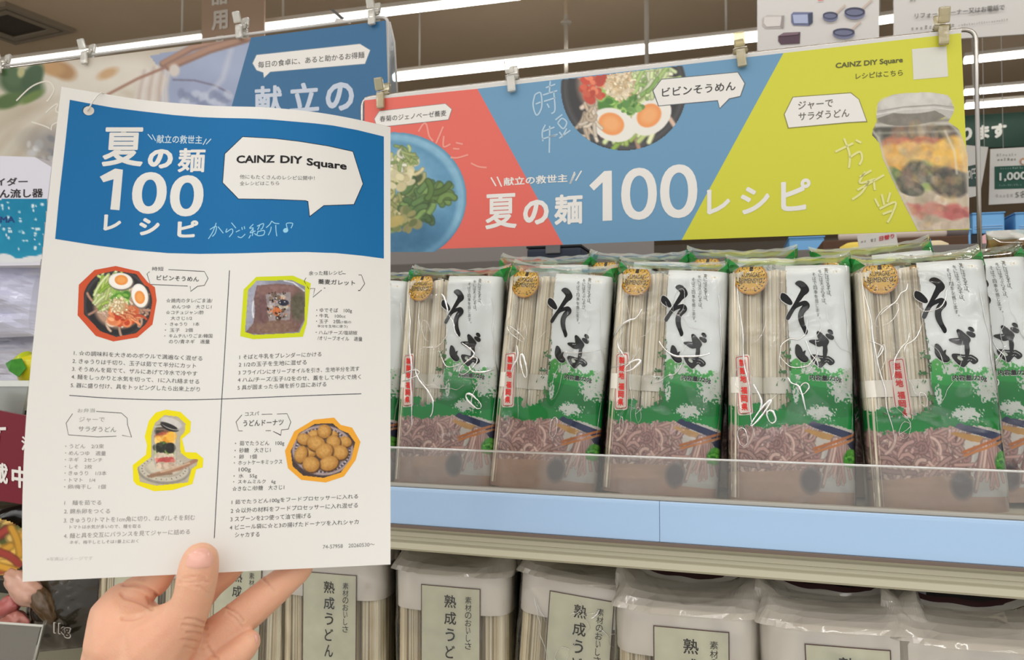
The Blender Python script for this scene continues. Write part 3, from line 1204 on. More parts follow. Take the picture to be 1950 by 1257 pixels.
# bowl on the blue part
c = Canvas(1060, 112, 1310, 300, 1.5, BLU, 5)
q = noodle_bowl(c, 1188, 170, 120, math.pi * 1.0, 1, False)
for (x, y, r) in ((1168, 238, 0.35), (1240, 222, -0.7)):
    c.ell(x, y, 43, 31, (236, 234, 226), r, 0.06)
    c.ell(x - 4, y - 2, 25, 21, (240, 152, 84), r, 0.12)
    c.ell(x - 4, y - 2, 16, 13, (244, 172, 108), r, 0.6)
c.strands(1120, 215, 20, 34, 18, 30, 4.5, [(220, 206, 186), (196, 176, 152)], ang=1.5, curl=1.0)
c.blobs(1128, 166, 20, 26, 30, 9, [(216, 92, 66), (200, 70, 52), (232, 128, 92)])
c.strands(1232, 160, 32, 30, 60, 34, 5, [(170, 200, 120), (206, 222, 164), (132, 172, 90), (226, 232, 196)], ang=-0.8, curl=0.5)
c.blobs(1200, 200, 22, 16, 26, 6, [(104, 150, 76), (136, 176, 96), (80, 128, 60)])
c.blobs(1180, 160, 30, 30, 110, 3.2, [(226, 210, 178), (206, 184, 146), (240, 228, 200)])
c._mix(np.ones(c.X.shape) * 0.08, (220, 220, 220))
top = 101 + (1492 - c.X) * (169 - 101) / (1492 - 909)
c.a *= (((c.X - 1188) / 121) ** 2 + ((c.Y - 166) / 121) ** 2 < 1.0) & (c.Y > top + 1)
A.canvas(c, 2)
# jar on the yellow part
c = Canvas(1650, 168, 1849, 442, 1.1, YEL, 6)
jar(c, 1748, 232, 176, 216, 0.16)
c.ell(1742, 216, 72, 22, (106, 100, 92), -0.13, 0.06)
c.poly([(1668, 226), (1672, 196), (1700, 180), (1760, 175), (1806, 182), (1818, 208), (1810, 226), (1770, 205), (1710, 212)], (176, 172, 168))
c.ell(1742, 196, 70, 20, (194, 190, 186), -0.07, 0.08)
c.ell(1742, 192, 66, 16, (206, 203, 199), -0.07, 0.3)
c.line([(1672, 212), (1720, 204), (1780, 200), (1816, 204)], 2.5, (146, 142, 138))
c.line([(1670, 218), (1720, 209), (1780, 205), (1817, 210)], 2, (216, 213, 209))
c.blobs(1752, 330, 80, 100, 220, 9, [(200, 150, 90), (150, 130, 104), (206, 196, 176), (110, 112, 84), (230, 190, 110), (176, 120, 96)], 0.6, 0.22)
c.grain(16, 12, 8)
c._mix(np.ones(c.X.shape) * 0.2, (214, 212, 200))
c.line([(1662, 250), (1672, 262), (1682, 300), (1704, 350), (1730, 400), (1750, 440)], 5, (206, 202, 186), 4, 0.7)
c.line([(1810, 236), (1830, 256), (1842, 300), (1846, 400)], 5, (206, 202, 186), 5, 0.6)
c.line([(1800, 250), (1818, 290), (1822, 330)], 4, (228, 224, 210), 4, 0.6)
jarpoly = [(1669, 232), (1666, 205), (1678, 186), (1712, 177), (1770, 175), (1804, 180), (1817, 196), (1818, 212), (1806, 232), (1826, 246), (1838, 275),
           (1844, 300), (1847, 436), (1748, 440), (1722, 390), (1698, 340), (1680, 300), (1674, 272), (1660, 256), (1662, 246)]
c.mask(jarpoly)
A.canvas(c, 2)
# lettering
A.frame(690, 180, 3.929)
A.poly([(88, 182), (125, 122), (622, 66), (672, 110), (645, 190), (180, 240), (100, 222)], (150, 140, 136), 3)
A.poly([(92, 182), (128, 126), (620, 70), (667, 111), (642, 186), (180, 236), (103, 218)], W_, 4)
A.text('春菊のジェノベーゼ蕎麦', 130, 206, 628, 160, 44, (92, 90, 88), 0.01, 5)
hw = (236, 152, 138)
for st in ([(420, 278), (455, 222), (480, 225), (500, 310), (530, 348)], [(605, 240), (580, 300), (552, 365)], [(610, 310), (608, 390), (660, 370)],
           [(700, 360), (752, 372)], [(678, 405), (726, 408)], [(660, 470), (710, 474), (792, 450)], [(812, 513), (870, 540), (930, 547)]):
    A.stroke(st, 13, hw, 3)
A.text('夏', 920, 1010, 1155, 998, 262, W_, 0.02, 3)
A.text('の', 1203, 980, 1395, 968, 186, W_, 0.04, 3)
A.text('献立の救世主', 1058, 684, 1535, 655, 62, W_, 0.025, 3)
for st in ([(962, 620), (1000, 685)], [(1008, 615), (1042, 690)], [(1592, 590), (1556, 665)]):
    A.stroke(st, 10, W_, 3)
A.frame(1000, 100, 3.308)
A.stroke([(355, 745), (318, 808)], 8, W_, 3)
A.stroke([(312, 752), (283, 826)], 8, W_, 3)
A.text('麺', 183, 1088, 362, 1078, 190, W_, 0.03, 3)
A.poly([(488, 1061), (548, 1058), (546, 744), (498, 747), (404, 838), (433, 870), (488, 818)], W_, 3)
A.text('0', 605, 1058, 830, 1050, 328, W_, 0.01, 3, 6)
A.text('0', 850, 1048, 1085, 1038, 338, W_, 0.01, 3, 6)
A.text('レ', 1145, 1022, 1292, 1014, 156, W_, 0.026, 3)
A.text('シ', 1357, 1022, 1540, 1010, 172, W_, 0.026, 3)
bb = [(858, 166), (1342, 121), (1388, 195), (1358, 278), (1288, 294), (1225, 356), (1211, 305), (838, 339), (801, 240)]
A.poly(bb, (96, 104, 110), 3)
A.poly([(860, 171), (1339, 126), (1381, 195), (1354, 273), (1284, 289), (1226, 349), (1214, 300), (842, 334), (808, 240)], W_, 4)
A.text('ビビンそうめん', 862, 280, 1325, 236, 56, INK, 0.015, 5)
hw = (178, 204, 222)
for st in ([(62, 265), (50, 330), (72, 395), (104, 345), (98, 255), (62, 265)], [(66, 325), (98, 312)], [(130, 222), (190, 200)], [(158, 180), (152, 258)],
           [(112, 268), (202, 240)], [(118, 308), (192, 285)], [(180, 245), (188, 360), (165, 385)], [(138, 322), (152, 348)],
           [(128, 455), (108, 500), (112, 560)], [(112, 498), (185, 470)], [(108, 545), (205, 515)], [(155, 462), (152, 632)], [(155, 530), (198, 522)],
           [(190, 425), (235, 390)], [(205, 445), (232, 415), (262, 440), (240, 480), (205, 445)], [(215, 500), (232, 522)], [(262, 478), (232, 535)], [(215, 540), (285, 490)]):
    A.stroke(st, 9, hw, 3)
A.frame(1450, 0, 2.618)
A.text('ピ', 97, 1056, 245, 1046, 158, W_, 0.026, 3)
A.text('CAINZ DIY Square', 370, 348, 705, 318, 34, (92, 92, 40), 0.03, 3)
A.text('レシピはこちら', 470, 394, 705, 375, 28, (92, 92, 40), 0.01, 3)
A.poly([(750, 245), (922, 230), (931, 382), (758, 397)], (216, 216, 206), 3)
A.poly([(155, 482), (447, 460), (488, 494), (529, 609), (430, 614), (132, 641), (111, 570)], (140, 138, 70), 3)
A.poly([(158, 486), (445, 465), (484, 496), (523, 604), (430, 609), (136, 636), (116, 570)], W_, 4)
A.text('ジャーで', 183, 548, 357, 534, 42, (96, 94, 84), 0.01, 5)
A.text('サラダうどん', 185, 602, 438, 582, 42, (96, 94, 84), 0.01, 5)
hw = (226, 224, 150)
for st in ([(368, 757), (458, 714)], [(412, 690), (440, 770), (436, 838)], [(440, 785), (490, 757), (502, 790), (488, 822)], [(470, 698), (498, 712)],
           [(490, 882), (548, 850)], [(518, 855), (490, 912), (566, 892)], [(478, 948), (612, 872)], [(536, 902), (500, 960), (452, 995)], [(560, 905), (566, 948)],
           [(600, 968), (612, 1022)], [(566, 990), (586, 1030)], [(642, 960), (628, 1010)], [(588, 1042), (668, 1008), (650, 1070), (628, 1110)], [(604, 1068), (652, 1050)]):
    A.stroke(st, 11, hw, 6)
F = [LB(*q) for q in (TLb, TRb, BRb, BLb)]
o = F[3].copy()
BT = thing('recipe_banner', 'red, blue and yellow recipe banner clipped to a wire above the soba packs', 'banner', o)
bm = bmesh.new()
hexa(bm, [p - o for p in F] + [p - o + Vector((0, 0.0016, 0)) for p in F])
link('panel', bm_mesh(bm), mat('banner_back_white', (226, 224, 218), 0.5)).parent = BT
A.build('printed_artwork', lambda x, y, off: LB(x, y, off) - o, BANNER_PRINT, None, 0.00012).parent = BT
# clear sleeve edge above the print
A2 = Art()
A2.poly([(694, 186), (1832, 55), (1830, 63), (694, 191)], (214, 214, 212), 1)
A2.build('clear_sleeve_edge', lambda x, y, off: LB(x, y, off) - o, mat('sleeve_white', (214, 214, 212), 0.3), None, 0.0001).parent = BT

# ---- blue banner with the noodle photograph, further left
LN_Y = 0.92
LN = lift_Y(LN_Y)
A = Art()
nb = [(-70, 141), (735, 39), (742, 268), (-70, 345)]
c = Canvas(-70, 0, 482, 212, 2.2, (186, 176, 160), 9)
c.Y += 141 - (c.X + 70) * (141 - 39) / 805.0
c.ell(60, 250, 150, 90, (200, 194, 178), -0.5, 0.6)
c.ell(0, 300, 120, 80, (186, 178, 160), -0.4, 0.8)
c.ell(90, 220, 90, 60, (178, 166, 146), -0.6, 0.9)
for k in range(9):
    c.line([(-60 + 18 * k, 330), (10 + 18 * k, 250 - 4 * k), (90 + 18 * k, 205 - 6 * k), (190 + 12 * k, 190)], 12,
           [(206, 200, 186), (188, 176, 156), (214, 210, 198)][k % 3], 16, 0.6)
c.ell(170, 150, 120, 34, (206, 200, 188), -0.2, 0.8)
c.ell(230, 140, 70, 26, (212, 206, 194), -0.1, 0.8)
c.ell(120, 135, 26, 16, (160, 122, 80), 0.4, 0.6)
c.ell(100, 130, 22, 14, (176, 138, 92), 0.2, 0.6)
c.ell(205, 140, 20, 9, (190, 156, 116), -0.4, 0.8)
c.ell(40, 160, 44, 26, (58, 86, 50), 0.3, 0.4)
c.ell(62, 148, 18, 30, (48, 78, 46), 0.5, 0.4)
c.ell(22, 142, 16, 24, (66, 94, 58), -0.5, 0.4)
c.ell(16, 192, 30, 14, (72, 98, 48), -0.3, 0.5)
c.ell(40, 138, 7, 10, (170, 168, 120), 0.2, 0.6)
c.ell(60, 185, 24, 8, (96, 120, 56), -0.5, 0.6)
c.poly([(285, 106), (470, 72), (480, 36), (480, 210), (300, 205), (318, 150)], (146, 158, 186))
c.ell(420, 120, 70, 70, (158, 170, 198), 0, 0.8)
c.ell(390, 180, 60, 40, (150, 160, 190), 0, 0.8)
c.line([(330, 152), (370, 153), (410, 163), (438, 178)], 3, (110, 108, 128), 3)
c.line([(440, 96), (424, 150), (400, 178)], 9, (192, 198, 212), 9, 0.7)
for k in range(16):
    c.ell(345 + 6 * k, 178 + (k * 37 % 23), 7, 10, (190, 198, 214) if k % 2 else (120, 130, 160), k, 0.6, 0.7)
c.ell(120, 280, 70, 30, (150, 146, 142), 0.2, 0.8)
c.blobs(110, 285, 60, 30, 26, 9, [(190, 190, 190), (120, 124, 130), (206, 206, 206), (146, 142, 140)], 0.6, 0.7)
for k in range(10):
    c.line([(270 + 6 * k, 138 - 2 * k), (262 + 6 * k, 170), (255 + 7 * k, 205)], 7, [(206, 198, 192), (182, 166, 158), (214, 208, 204)][k % 3], 7, 0.8)
c.line([(205, 180), (262, 150), (330, 122)], 5, (150, 110, 92), 4)
for off, cl in ((0, (136, 104, 90)), (2.5, (166, 130, 110))):
    c.line([(322, 128 - off), (400, 95 - off), (478, 72 - off)], 14 - 2 * off, cl, 4)
    c.line([(310, 122 - off), (365, 92 - off), (430, 74 - off)], 13 - 2 * off, cl, 4)
c.ell(332, 134, 10, 12, (206, 198, 192), 0, 0.5)
c.grain(4, 30, 2)
A.canvas(c, 1)
A.poly([(478, 71.5), (735, 39), (742, 268), (414, 299)], (46, 104, 148), 2)
A.poly([(-70, 335), (-70, 345), (742, 268), (742, 258)], (150, 146, 140), 2)
A.frame(460, 0, 3.9)
A.poly([(108, 404), (880, 322), (960, 372), (920, 478), (215, 538), (163, 586), (158, 543), (108, 526), (77, 470)], (96, 130, 156), 3)
A.poly([(112, 409), (879, 327), (954, 373), (916, 473), (213, 533), (167, 577), (162, 538), (112, 521), (83, 470)], W_, 4)
A.text('毎日の食卓に、あると助かるお得麺', 122, 506, 912, 430, 48, (84, 82, 82), 0.01, 5)
cw = (196, 206, 222)
A.text('献', 98, 850, 300, 838, 208, cw, 0.03, 4)
A.text('立', 353, 838, 576, 822, 216, cw, 0.03, 4)
A.text('の', 625, 828, 835, 818, 212, cw, 0.035, 4)
A.frame(0, 0, 1)
for st in ([(31, 192), (60, 165), (90, 155), (103, 170), (92, 190), (88, 192)], [(87, 215), (100, 203), (110, 198), (106, 210), (112, 215)],
           [(60, 232), (85, 240), (95, 245)], [(97, 248), (100, 238), (112, 232)]):
    A.stroke(st, 2.6, (222, 216, 204), 4)
F = [LN(*q) for q in nb]
o = F[3].copy()
NT = thing('menu_banner', 'blue banner with a large noodle photograph, behind the flyer', 'banner', o)
bm = bmesh.new()
hexa(bm, [p - o for p in F] + [p - o + Vector((0, 0.0016, 0)) for p in F])
link('panel', bm_mesh(bm), MATS['banner_back_white']).parent = NT
oN = o
A.build('printed_artwork', lambda x, y, off: LN(x, y, off) - oN, BANNER_PRINT, None, 0.00012).parent = NT

# ---- wire frames
M_WIRE = mat('wire_steel', (196, 192, 186), 0.22, metal=0.9)
M_WIREW = mat('wire_white_coated', (206, 204, 202), 0.3)


def arc_corner(p0, pc, p1, r, n=6):
    a = pc + (p0 - pc).normalized() * r
    b = pc + (p1 - pc).normalized() * r
    return [a * (1 - t) ** 2 + pc * 2 * t * (1 - t) + b * t * t for t in [i / n for i in range(n + 1)]]


def wire_frame(label, tl, tr, Y, zfoot, r, m, name='banner_frame'):
    a, b = PY(*tl, Y), PY(*tr, Y)
    fa, fb = Vector((a.x, Y, zfoot)), Vector((b.x, Y, zfoot))
    t = thing(name, label, 'wire frame', fb)
    pts = [fa] + arc_corner(fa, a, b, 0.012) + arc_corner(a, b, fb, 0.012) + [fb]
    tube_obj('wire', [p - fb for p in pts], r, m, None, 10).parent = t
    for f in (fa, fb):
        box_obj('foot', f - fb + Vector((0, 0, 0.0045)), (0.03, 0.05, 0.008), m, None, 0.002).parent = t
    return t


wire_frame('steel wire frame of the recipe banner, its right post standing among the packs', (690, 187), (1858, 54), BN_Y + 0.005, DECKZ, 0.0021, M_WIRE)
wire_frame('white coated wire frame holding the blue noodle photo banner', (-90, 138), (739, 31), LN_Y + 0.005, DECKZ, 0.0022, M_WIREW)
# second sheet of clear plastic seen edge-on beside the blue banner
pa = [PY(742, 42, LN_Y + 0.05), PY(751, 80, LN_Y + 0.05), PY(757, 186, LN_Y + 0.05), PY(742, 186, LN_Y + 0.05)]
t = thing('clear_sign_sleeve', 'upright clear plastic sleeve edge right beside the blue banner', 'sign sleeve', pa[3])
bm = bmesh.new()
hexa(bm, [p - pa[3] for p in pa] + [p - pa[3] + Vector((0, 0.003, 0)) for p in pa])
link('sleeve', bm_mesh(bm), clear_mat('sleeve_clear', (214, 224, 232), 0.2, 1.0, 0.1, 0.35, (190, 200, 210))).parent = t
tube_obj('edge', [pa[0] - pa[3], pa[1] - pa[3], pa[2] - pa[3]], 0.0014, M_WIREW).parent = t

# ---- clear plastic clips
M_CLIP = clear_mat('clip_clear_plastic', (248, 247, 242), 0.16, 1.0, 0.04, 0.5, (240, 239, 232), 60, 0.3, 0.004)
M_CLIPY = clear_mat('clip_yellowed_plastic', (236, 228, 200), 0.16, 1.0, 0.05, 0.5, (200, 190, 150), 60, 0.3, 0.004)
M_PIN = mat('clip_spring_steel', (176, 168, 150), 0.25, metal=0.9)


def clip(px, py, Y, label, m, rot=0.0, s=1.0):
    p = PY(px, py, Y)
    t = thing('sign_clip', label, 'clip', p, 'clear plastic sign clips')
    t.rotation_euler = (0, rot, 0)
    t.scale = (s, s, s)
    for nm, z, w, h, dy in (('jaw', -0.009, 0.0095, 0.019, -0.0055), ('jaw', -0.009, 0.0095, 0.019, 0.0085), ('grip', 0.010, 0.0105, 0.015, -0.008),
                            ('grip', 0.010, 0.0105, 0.015, 0.011)):
        bm = bmesh.new()
        add_box(bm, (0, dy, z), (w, 0.005, h), 0.0022, Matrix.Rotation(math.radians(14 if dy < 0 else -14) * (1 if nm == 'grip' else -0.3), 3, 'X'))
        link(nm, bm_mesh(bm), m).parent = t
    bm = bmesh.new()
    add_tube(bm, [(-0.007, 0.0015, 0.001), (0.007, 0.0015, 0.001)], 0.0038, 12)
    link('hinge', bm_mesh(bm), m, smooth=True).parent = t
    bm = bmesh.new()
    add_tube(bm, [(-0.008, 0.0015, 0.001), (0.008, 0.0015, 0.001)], 0.0012, 8)
    link('hinge_pin', bm_mesh(bm), M_PIN, smooth=True).parent = t


for px, py, m, lab, rot in ((728, 180, M_CLIPY, 'yellowed clear clip at the top left corner of the red banner part', -0.05),
                            (975, 148, M_CLIP, 'clear clip above the handwriting on the banner, left of the bowl picture', -0.1),
                            (1410, 98, M_CLIPY, 'clear clip at the blue and yellow seam of the banner', -0.1),
                            (1794, 54, M_CLIPY, 'yellowed clear clip above the white square at the banner corner', 0.02)):
    clip(px, py, BN_Y + 0.001, lab, m, rot, 0.98)
for px, py, lab, rot in ((3, 120, 'clear clip at the left edge of the view above the green leaf picture', -0.1),
                         (165, 101, 'clear clip above the cream noodles, over the tube light', -0.12),
                         (459, 51, 'clear clip beside the brown aisle sign', -0.1),
                         (711, 24, 'clear clip at the top right corner of the blue banner', -0.05)):
    clip(px, py, LN_Y + 0.001, lab, M_CLIP, rot, 1.05)
t = thing('label_holder', 'small dark label holder sticking up from the blue banner top', 'holder', PY(655, 40, LN_Y + 0.02))
p = Vector(t.location)
bm = bmesh.new()
hexa(bm, [PY(*q, LN_Y + 0.02) - p for q in ((628, 18), (634, 17), (657, 35), (650, 38))] + [PY(*q, LN_Y + 0.045) - p for q in ((628, 18), (634, 17), (657, 35), (650, 38))])
link('blade', bm_mesh(bm), mat('holder_grey', (74, 72, 70), 0.4)).parent = t
bm = bmesh.new()
hexa(bm, [PY(*q, LN_Y + 0.018) - p for q in ((640, 34), (668, 40), (668, 45), (636, 43))] + [PY(*q, LN_Y + 0.045) - p for q in ((640, 34), (668, 40), (668, 45), (636, 43))])
link('foot', bm_mesh(bm), M_WIREW).parent = t
# ------------------------------------------------------------------ soba packs
PW, PT, PH = 0.0955, 0.042, 0.190


def front_y(x, z):
    u = min(0.999, abs(2 * x / PW))
    y = PT / 2 * (1 - u ** 6) ** 0.4
    if z > PH - 0.02:
        y *= 1 - 0.22 * ((z - PH + 0.02) / 0.02) ** 2
    return -y


def z8_local(px, py):
    """drawing coordinates of the pack face -> metres on the pack"""
    v = (py - 145) / 1090.0
    for _ in range(3):
        xl, xr = 60 + 50 * v, 830 + 60 * v
        u = (px - xl) / (xr - xl)
        yt, yb = 170 - 50 * u, 1240 - 10 * u
        v = (py - yt) / (yb - yt)
    return (u - 0.5) * PW, 0.0365 + (1 - v) * 0.1525


def lift_pack(px, py, off):
    x, z = z8_local(px - 20, py + 10)
    x = max(-PW * 0.497, min(PW * 0.497, x))
    return Vector((x, front_y(x, z) - 0.0004 - off, max(0.001, min(PH, z))))


M_NOODLE = print_mat('dried_noodle', 0.6, 0.25)
M_FILM = clear_mat('pack_film_clear', (252, 253, 252), 0.07, 1.0, 0.0, 0.004, (246, 247, 246), 24.0, 1.0, 0.006, 1.5)
M_FIN_GREEN = clear_mat('pack_film_green', (120, 190, 120), 0.08, 1.0, 0.02, 0.8, (40, 160, 72), 50.0, 0.6, 0.006)
M_FIN_CLEAR = clear_mat('pack_film_fin', (236, 244, 236), 0.07, 1.1, 0.05, 0.36, (236, 242, 234), 50.0, 0.7, 0.008)
M_WHITEFILM = mat('pack_film_white', (238, 240, 237), 0.3, coat=0.3, bump=0.4, bscale=60)


def noodle_bundle(cx, rx, ry, z0, z1, n, cols, seed, w=0.0011):
    r = random.Random(seed)
    vs, fs, cc = [], [], []
    for z in (z0, z1 - 0.002):           # the packed middle of the bundle
        for k in range(24):
            a = 2 * math.pi * k / 24
            vs.append((cx + (rx - w * 0.8) * math.copysign(abs(math.cos(a)) ** 0.7, math.cos(a)), (ry - w * 0.8) * math.copysign(abs(math.sin(a)) ** 0.7, math.sin(a)), z))
    for k in range(24):
        fs.append([k, (k + 1) % 24, 24 + (k + 1) % 24, 24 + k])
        cc.append(tuple(q * 0.8 for q in cols[-1]))
    fs.append(list(range(24, 48)))
    cc.append(cols[-1])
    for k in range(n):
        a = 2 * math.pi * k / n + r.uniform(-0.02, 0.02)
        k2 = 1 - r.random() * 0.07
        x, y = cx + rx * k2 * math.copysign(abs(math.cos(a)) ** 0.7, math.cos(a)), ry * k2 * math.copysign(abs(math.sin(a)) ** 0.7, math.sin(a))
        ww = w * r.uniform(0.75, 1.15)
        top = z1 - r.random() * 0.0015
        dx, dy = r.uniform(-0.0006, 0.0006), r.uniform(-0.0004, 0.0004)
        b = len(vs)
        for z, q in ((z0, 0), ((z0 + top) / 2, 1), (top, 0)):
            for i in range(6):
                t = math.pi * i / 3
                vs.append((x + dx * q + ww * math.cos(t), y + dy * q + ww * math.sin(t), z))
        f0 = len(fs)
        for j in range(2):
            for i in range(6):
                fs.append([b + j * 6 + i, b + j * 6 + (i + 1) % 6, b + j * 6 + 6 + (i + 1) % 6, b + j * 6 + 6 + i])
        fs.append([b + 12 + i for i in range(6)])
        c = cols[r.randrange(len(cols))]
        m = r.uniform(0.93, 1.05)
        cc += [tuple(q * m for q in c)] * (len(fs) - f0)
    me = mesh_from(vs, fs)
    at = me.color_attributes.new('Col', 'FLOAT_COLOR', 'CORNER')
    fl = []
    for p, c in zip(me.polygons, cc):
        fl.extend((*L3(c), 1.0) * len(p.vertices))
    at.data.foreach_set('color', fl)
    me.polygons.foreach_set('use_smooth', [True] * len(me.polygons))
    return me


def sect(t, W, T):
    c, s_ = math.cos(t), math.sin(t)
    return W / 2 * math.copysign(abs(c) ** (1 / 3), c), T / 2 * math.copysign(abs(s_) ** 0.8, s_)


def ring_shell(rings, n, t0=0.0, t1=2 * math.pi, crumple=0.0, seed=0.0, earpow=8):
    """rings: list of (z, W, T, yshift, lift_at_corners)"""
    closed = abs(t1 - t0 - 2 * math.pi) < 1e-6
    vs, fs = [], []
    m = n if closed else n + 1
    for (z, W, T, ys, lift) in rings:
        for i in range(m):
            t = t0 + (t1 - t0) * i / n
            x, y = sect(t, W, T)
            zz = z + lift * abs(2 * x / W) ** earpow
            p = Vector((x, y + ys, zz))
            if crumple:
                q = Vector((x * 60 + seed, y * 60, zz * 45))
                d = crumple * mnoise.noise(q) + crumple * 0.5 * (1 - 2 * abs(mnoise.noise(q * 1.7 + Vector((9, 3, 1)))))
                rad = Vector((x * 0.3, y, 0))
                if rad.length > 1e-6:
                    p += rad.normalized() * d
            vs.append(p)
    for j in range(len(rings) - 1):
        for i in range(n):
            a, b = j * m + i, j * m + (i + 1) % m
            fs.append([a, b, b + m, a + m])
    return mesh_from(vs, fs)


# --- artwork of the pack face, drawn once
A = Art()
c = Canvas(40, 86, 940, 1490, 3.6, (240, 242, 241), 21)
X, Y = c.X, c.Y
n1 = c.noise(70, 1, 3)
n2 = c.noise(22, 2, 3)
n4 = c.noise(9, 12, 2)
n3 = c.noise(160, 3, 2)
xb = np.interp(Y, [80, 150, 450, 650, 1500], [440, 445, 470, 490, 520])
gtop = np.interp(X, [40, 440, 490, 500, 560, 600, 660, 700, 740, 800, 905], [945, 950, 930, 690, 655, 690, 720, 735, 760, 740, 720]) + (n1 - 0.5) * 80 + (n2 - 0.5) * 60 + (n4 - 0.5) * 44
green = np.clip((Y - gtop) / 6 + 0.5, 0, 1)
shade = np.clip((Y - 650) / 260, 0, 1)[..., None]
gcol = np.array([120, 196, 104]) * (1 - shade) + np.array([0, 152, 66]) * shade
wave = (np.sin((Y + 30 * np.sin(X / 150.0)) / 62.0) > 0.2)[..., None]
gcol = np.where(wave, gcol * 0.9, gcol)
k = green[..., None]
c.c = c.c * (1 - k) + gcol * k


def cloud(cx, cy, rx, ry, amt=0.55):
    d = ((X - cx) / rx) ** 2 + ((Y - cy) / ry) ** 2
    return np.clip((1 - d + (n2 - 0.5) * 2.0 + (n4 - 0.5) * 2.4 + (n1 - 0.5) * 1.0) * 5, 0, 1) * amt / 0.55


for (cx, cy, rx, ry) in ((815, 810, 80, 84), (850, 760, 60, 50), (690, 965, 84, 40), (600, 720, 60, 34), (530, 860, 18, 50), (540, 770, 18, 14), (560, 700, 30, 20)):
    kk = np.clip(cloud(cx, cy, rx, ry), 0, 1)[..., None]
    c.c = c.c * (1 - kk) + np.array([220, 222, 216]) * kk
ph = Y > 1052 + 26 * np.sin((X - 110) / 120.0) + (n2 - 0.5) * 26
c.c = np.where(ph[..., None], np.array([218, 212, 204]), c.c)
keep = (X > xb + (n2 - 0.5) * 14 * (Y > 640)) | (green > 0.5) | ph
leaf = (cloud(500, 760, 70, 170) > 0.55) & (n2 > 0.56)
c.c = np.where((leaf & (X < xb + 10))[..., None], np.array([70, 128, 64]) + (n1[..., None] - 0.5) * 60, c.c)
keep |= leaf
clear_spot = (cloud(470, 880, 45, 70) > 0.6) & (X < 560)
keep &= ~(clear_spot & (Y < 950) & ~leaf)
# photograph of cooked soba along the bottom
keepc = c.c.copy()
phk = (c.Y > 1044 + 22 * np.sin((c.X - 110) / 120.0) + (n2 - 0.5) * 40)[..., None]
sc_ = [(214, 180, 172), (196, 160, 154), (228, 200, 190), (178, 142, 138), (206, 172, 164)]
dark = np.clip((c.noise(60, 8, 2) - 0.42) * 6, 0, 1) * (X < 690) * ph
c._mix(dark * 0.9, (130, 96, 94))
c.strands(390, 1180, 270, 100, 260, 130, 13, sc_, curl=1.6, shade=0.76)
c.strands(300, 1330, 200, 90, 40, 130, 17, sc_, curl=1.4, shade=0.7)
c.poly([(540, 1290), (905, 1290), (905, 1500), (40, 1500), (40, 1330)], (196, 160, 140))
c.poly([(575, 1018), (640, 1012), (905, 1075), (905, 1150), (830, 1100), (640, 1048)], (44, 56, 96))
c.poly([(590, 1070), (610, 1058), (770, 1085), (765, 1115), (700, 1110)], (206, 164, 104))
c.poly([(720, 1130), (905, 1110), (905, 1400), (690, 1400)], (206, 202, 198))
c.poly([(850, 1130), (905, 1100), (905, 1190), (880, 1170)], (52, 60, 88))
c.strands(800, 1110, 46, 12, 34, 190, 12, sc_, ang=1.62, curl=0.12)
c.line([(655, 1166), (780, 1120), (932, 1062)], 15, (202, 128, 72))
c.line([(660, 1184), (790, 1140), (905, 1098)], 13, (214, 146, 88))
c.ell(878, 1215, 50, 46, (64, 150, 52), soft=0.3)
c.blobs(878, 1212, 44, 42, 40, 13, [(98, 190, 66), (70, 160, 52), (140, 214, 100), (48, 128, 44)])
c.ell(640, 1340, 60, 70, (96, 84, 90), soft=0.5)
c.grain(5, 30, 5)
c.c = np.where(phk, c.c, keepc)
# the photo only covers its band, everything else keeps the painted print
c.a *= keep
ycut = 1046 + 26 * np.sin((X - 110) / 120.0)
A.canvas(c, 1)


def brush(pts, w, col=(24, 25, 27), layer=6):
    A.stroke(pts, w + 17, (232, 232, 230), layer - 1, taper=True)
    A.stroke(pts, w, col, layer, taper=True)


def blot(pts, halo=8, col=(24, 25, 27), layer=6):
    """a brush mark given by its outline"""
    P = [Vector((*q, 0)) for q in pts]
    n = len(P)
    Q = []
    for i in range(n):
        p0, p1, p2, p3 = P[i - 1], P[i], P[(i + 1) % n], P[(i + 2) % n]
        for kk in range(4):
            t = kk / 4
            Q.append(0.5 * ((2 * p1) + (p2 - p0) * t + (2 * p0 - 5 * p1 + 4 * p2 - p3) * t * t + (3 * p1 - p0 - 3 * p2 + p3) * t ** 3))
    cen = sum(Q, Vector()) / len(Q)
    A.poly([(q.x, q.y) for q in Q], col, layer)
    A.stroke([(q.x, q.y) for q in Q + Q[:1]], 9, col, layer + 0.5, smooth=False)
    for i in range(0, len(Q), 2):
        A.stroke([(Q[i].x, Q[i].y), (Q[(i + 2) % len(Q)].x, Q[(i + 2) % len(Q)].y)], halo * 2, (232, 232, 230), layer - 1, smooth=False)


Z = lambda L: [(680 / 1015 * 0 + (a * 0.5651 + 382), (b * 0.5651)) for a, b in L]   # close-up drawing -> pack drawing


def cl(L):
    # close-up frame origin (1740,440) scale 4.833; pack drawing origin (1600,440) scale 2.731
    return [((1740 + a / 4.833 - 1600) * 2.731, (b / 4.833) * 2.731) for a, b in L]


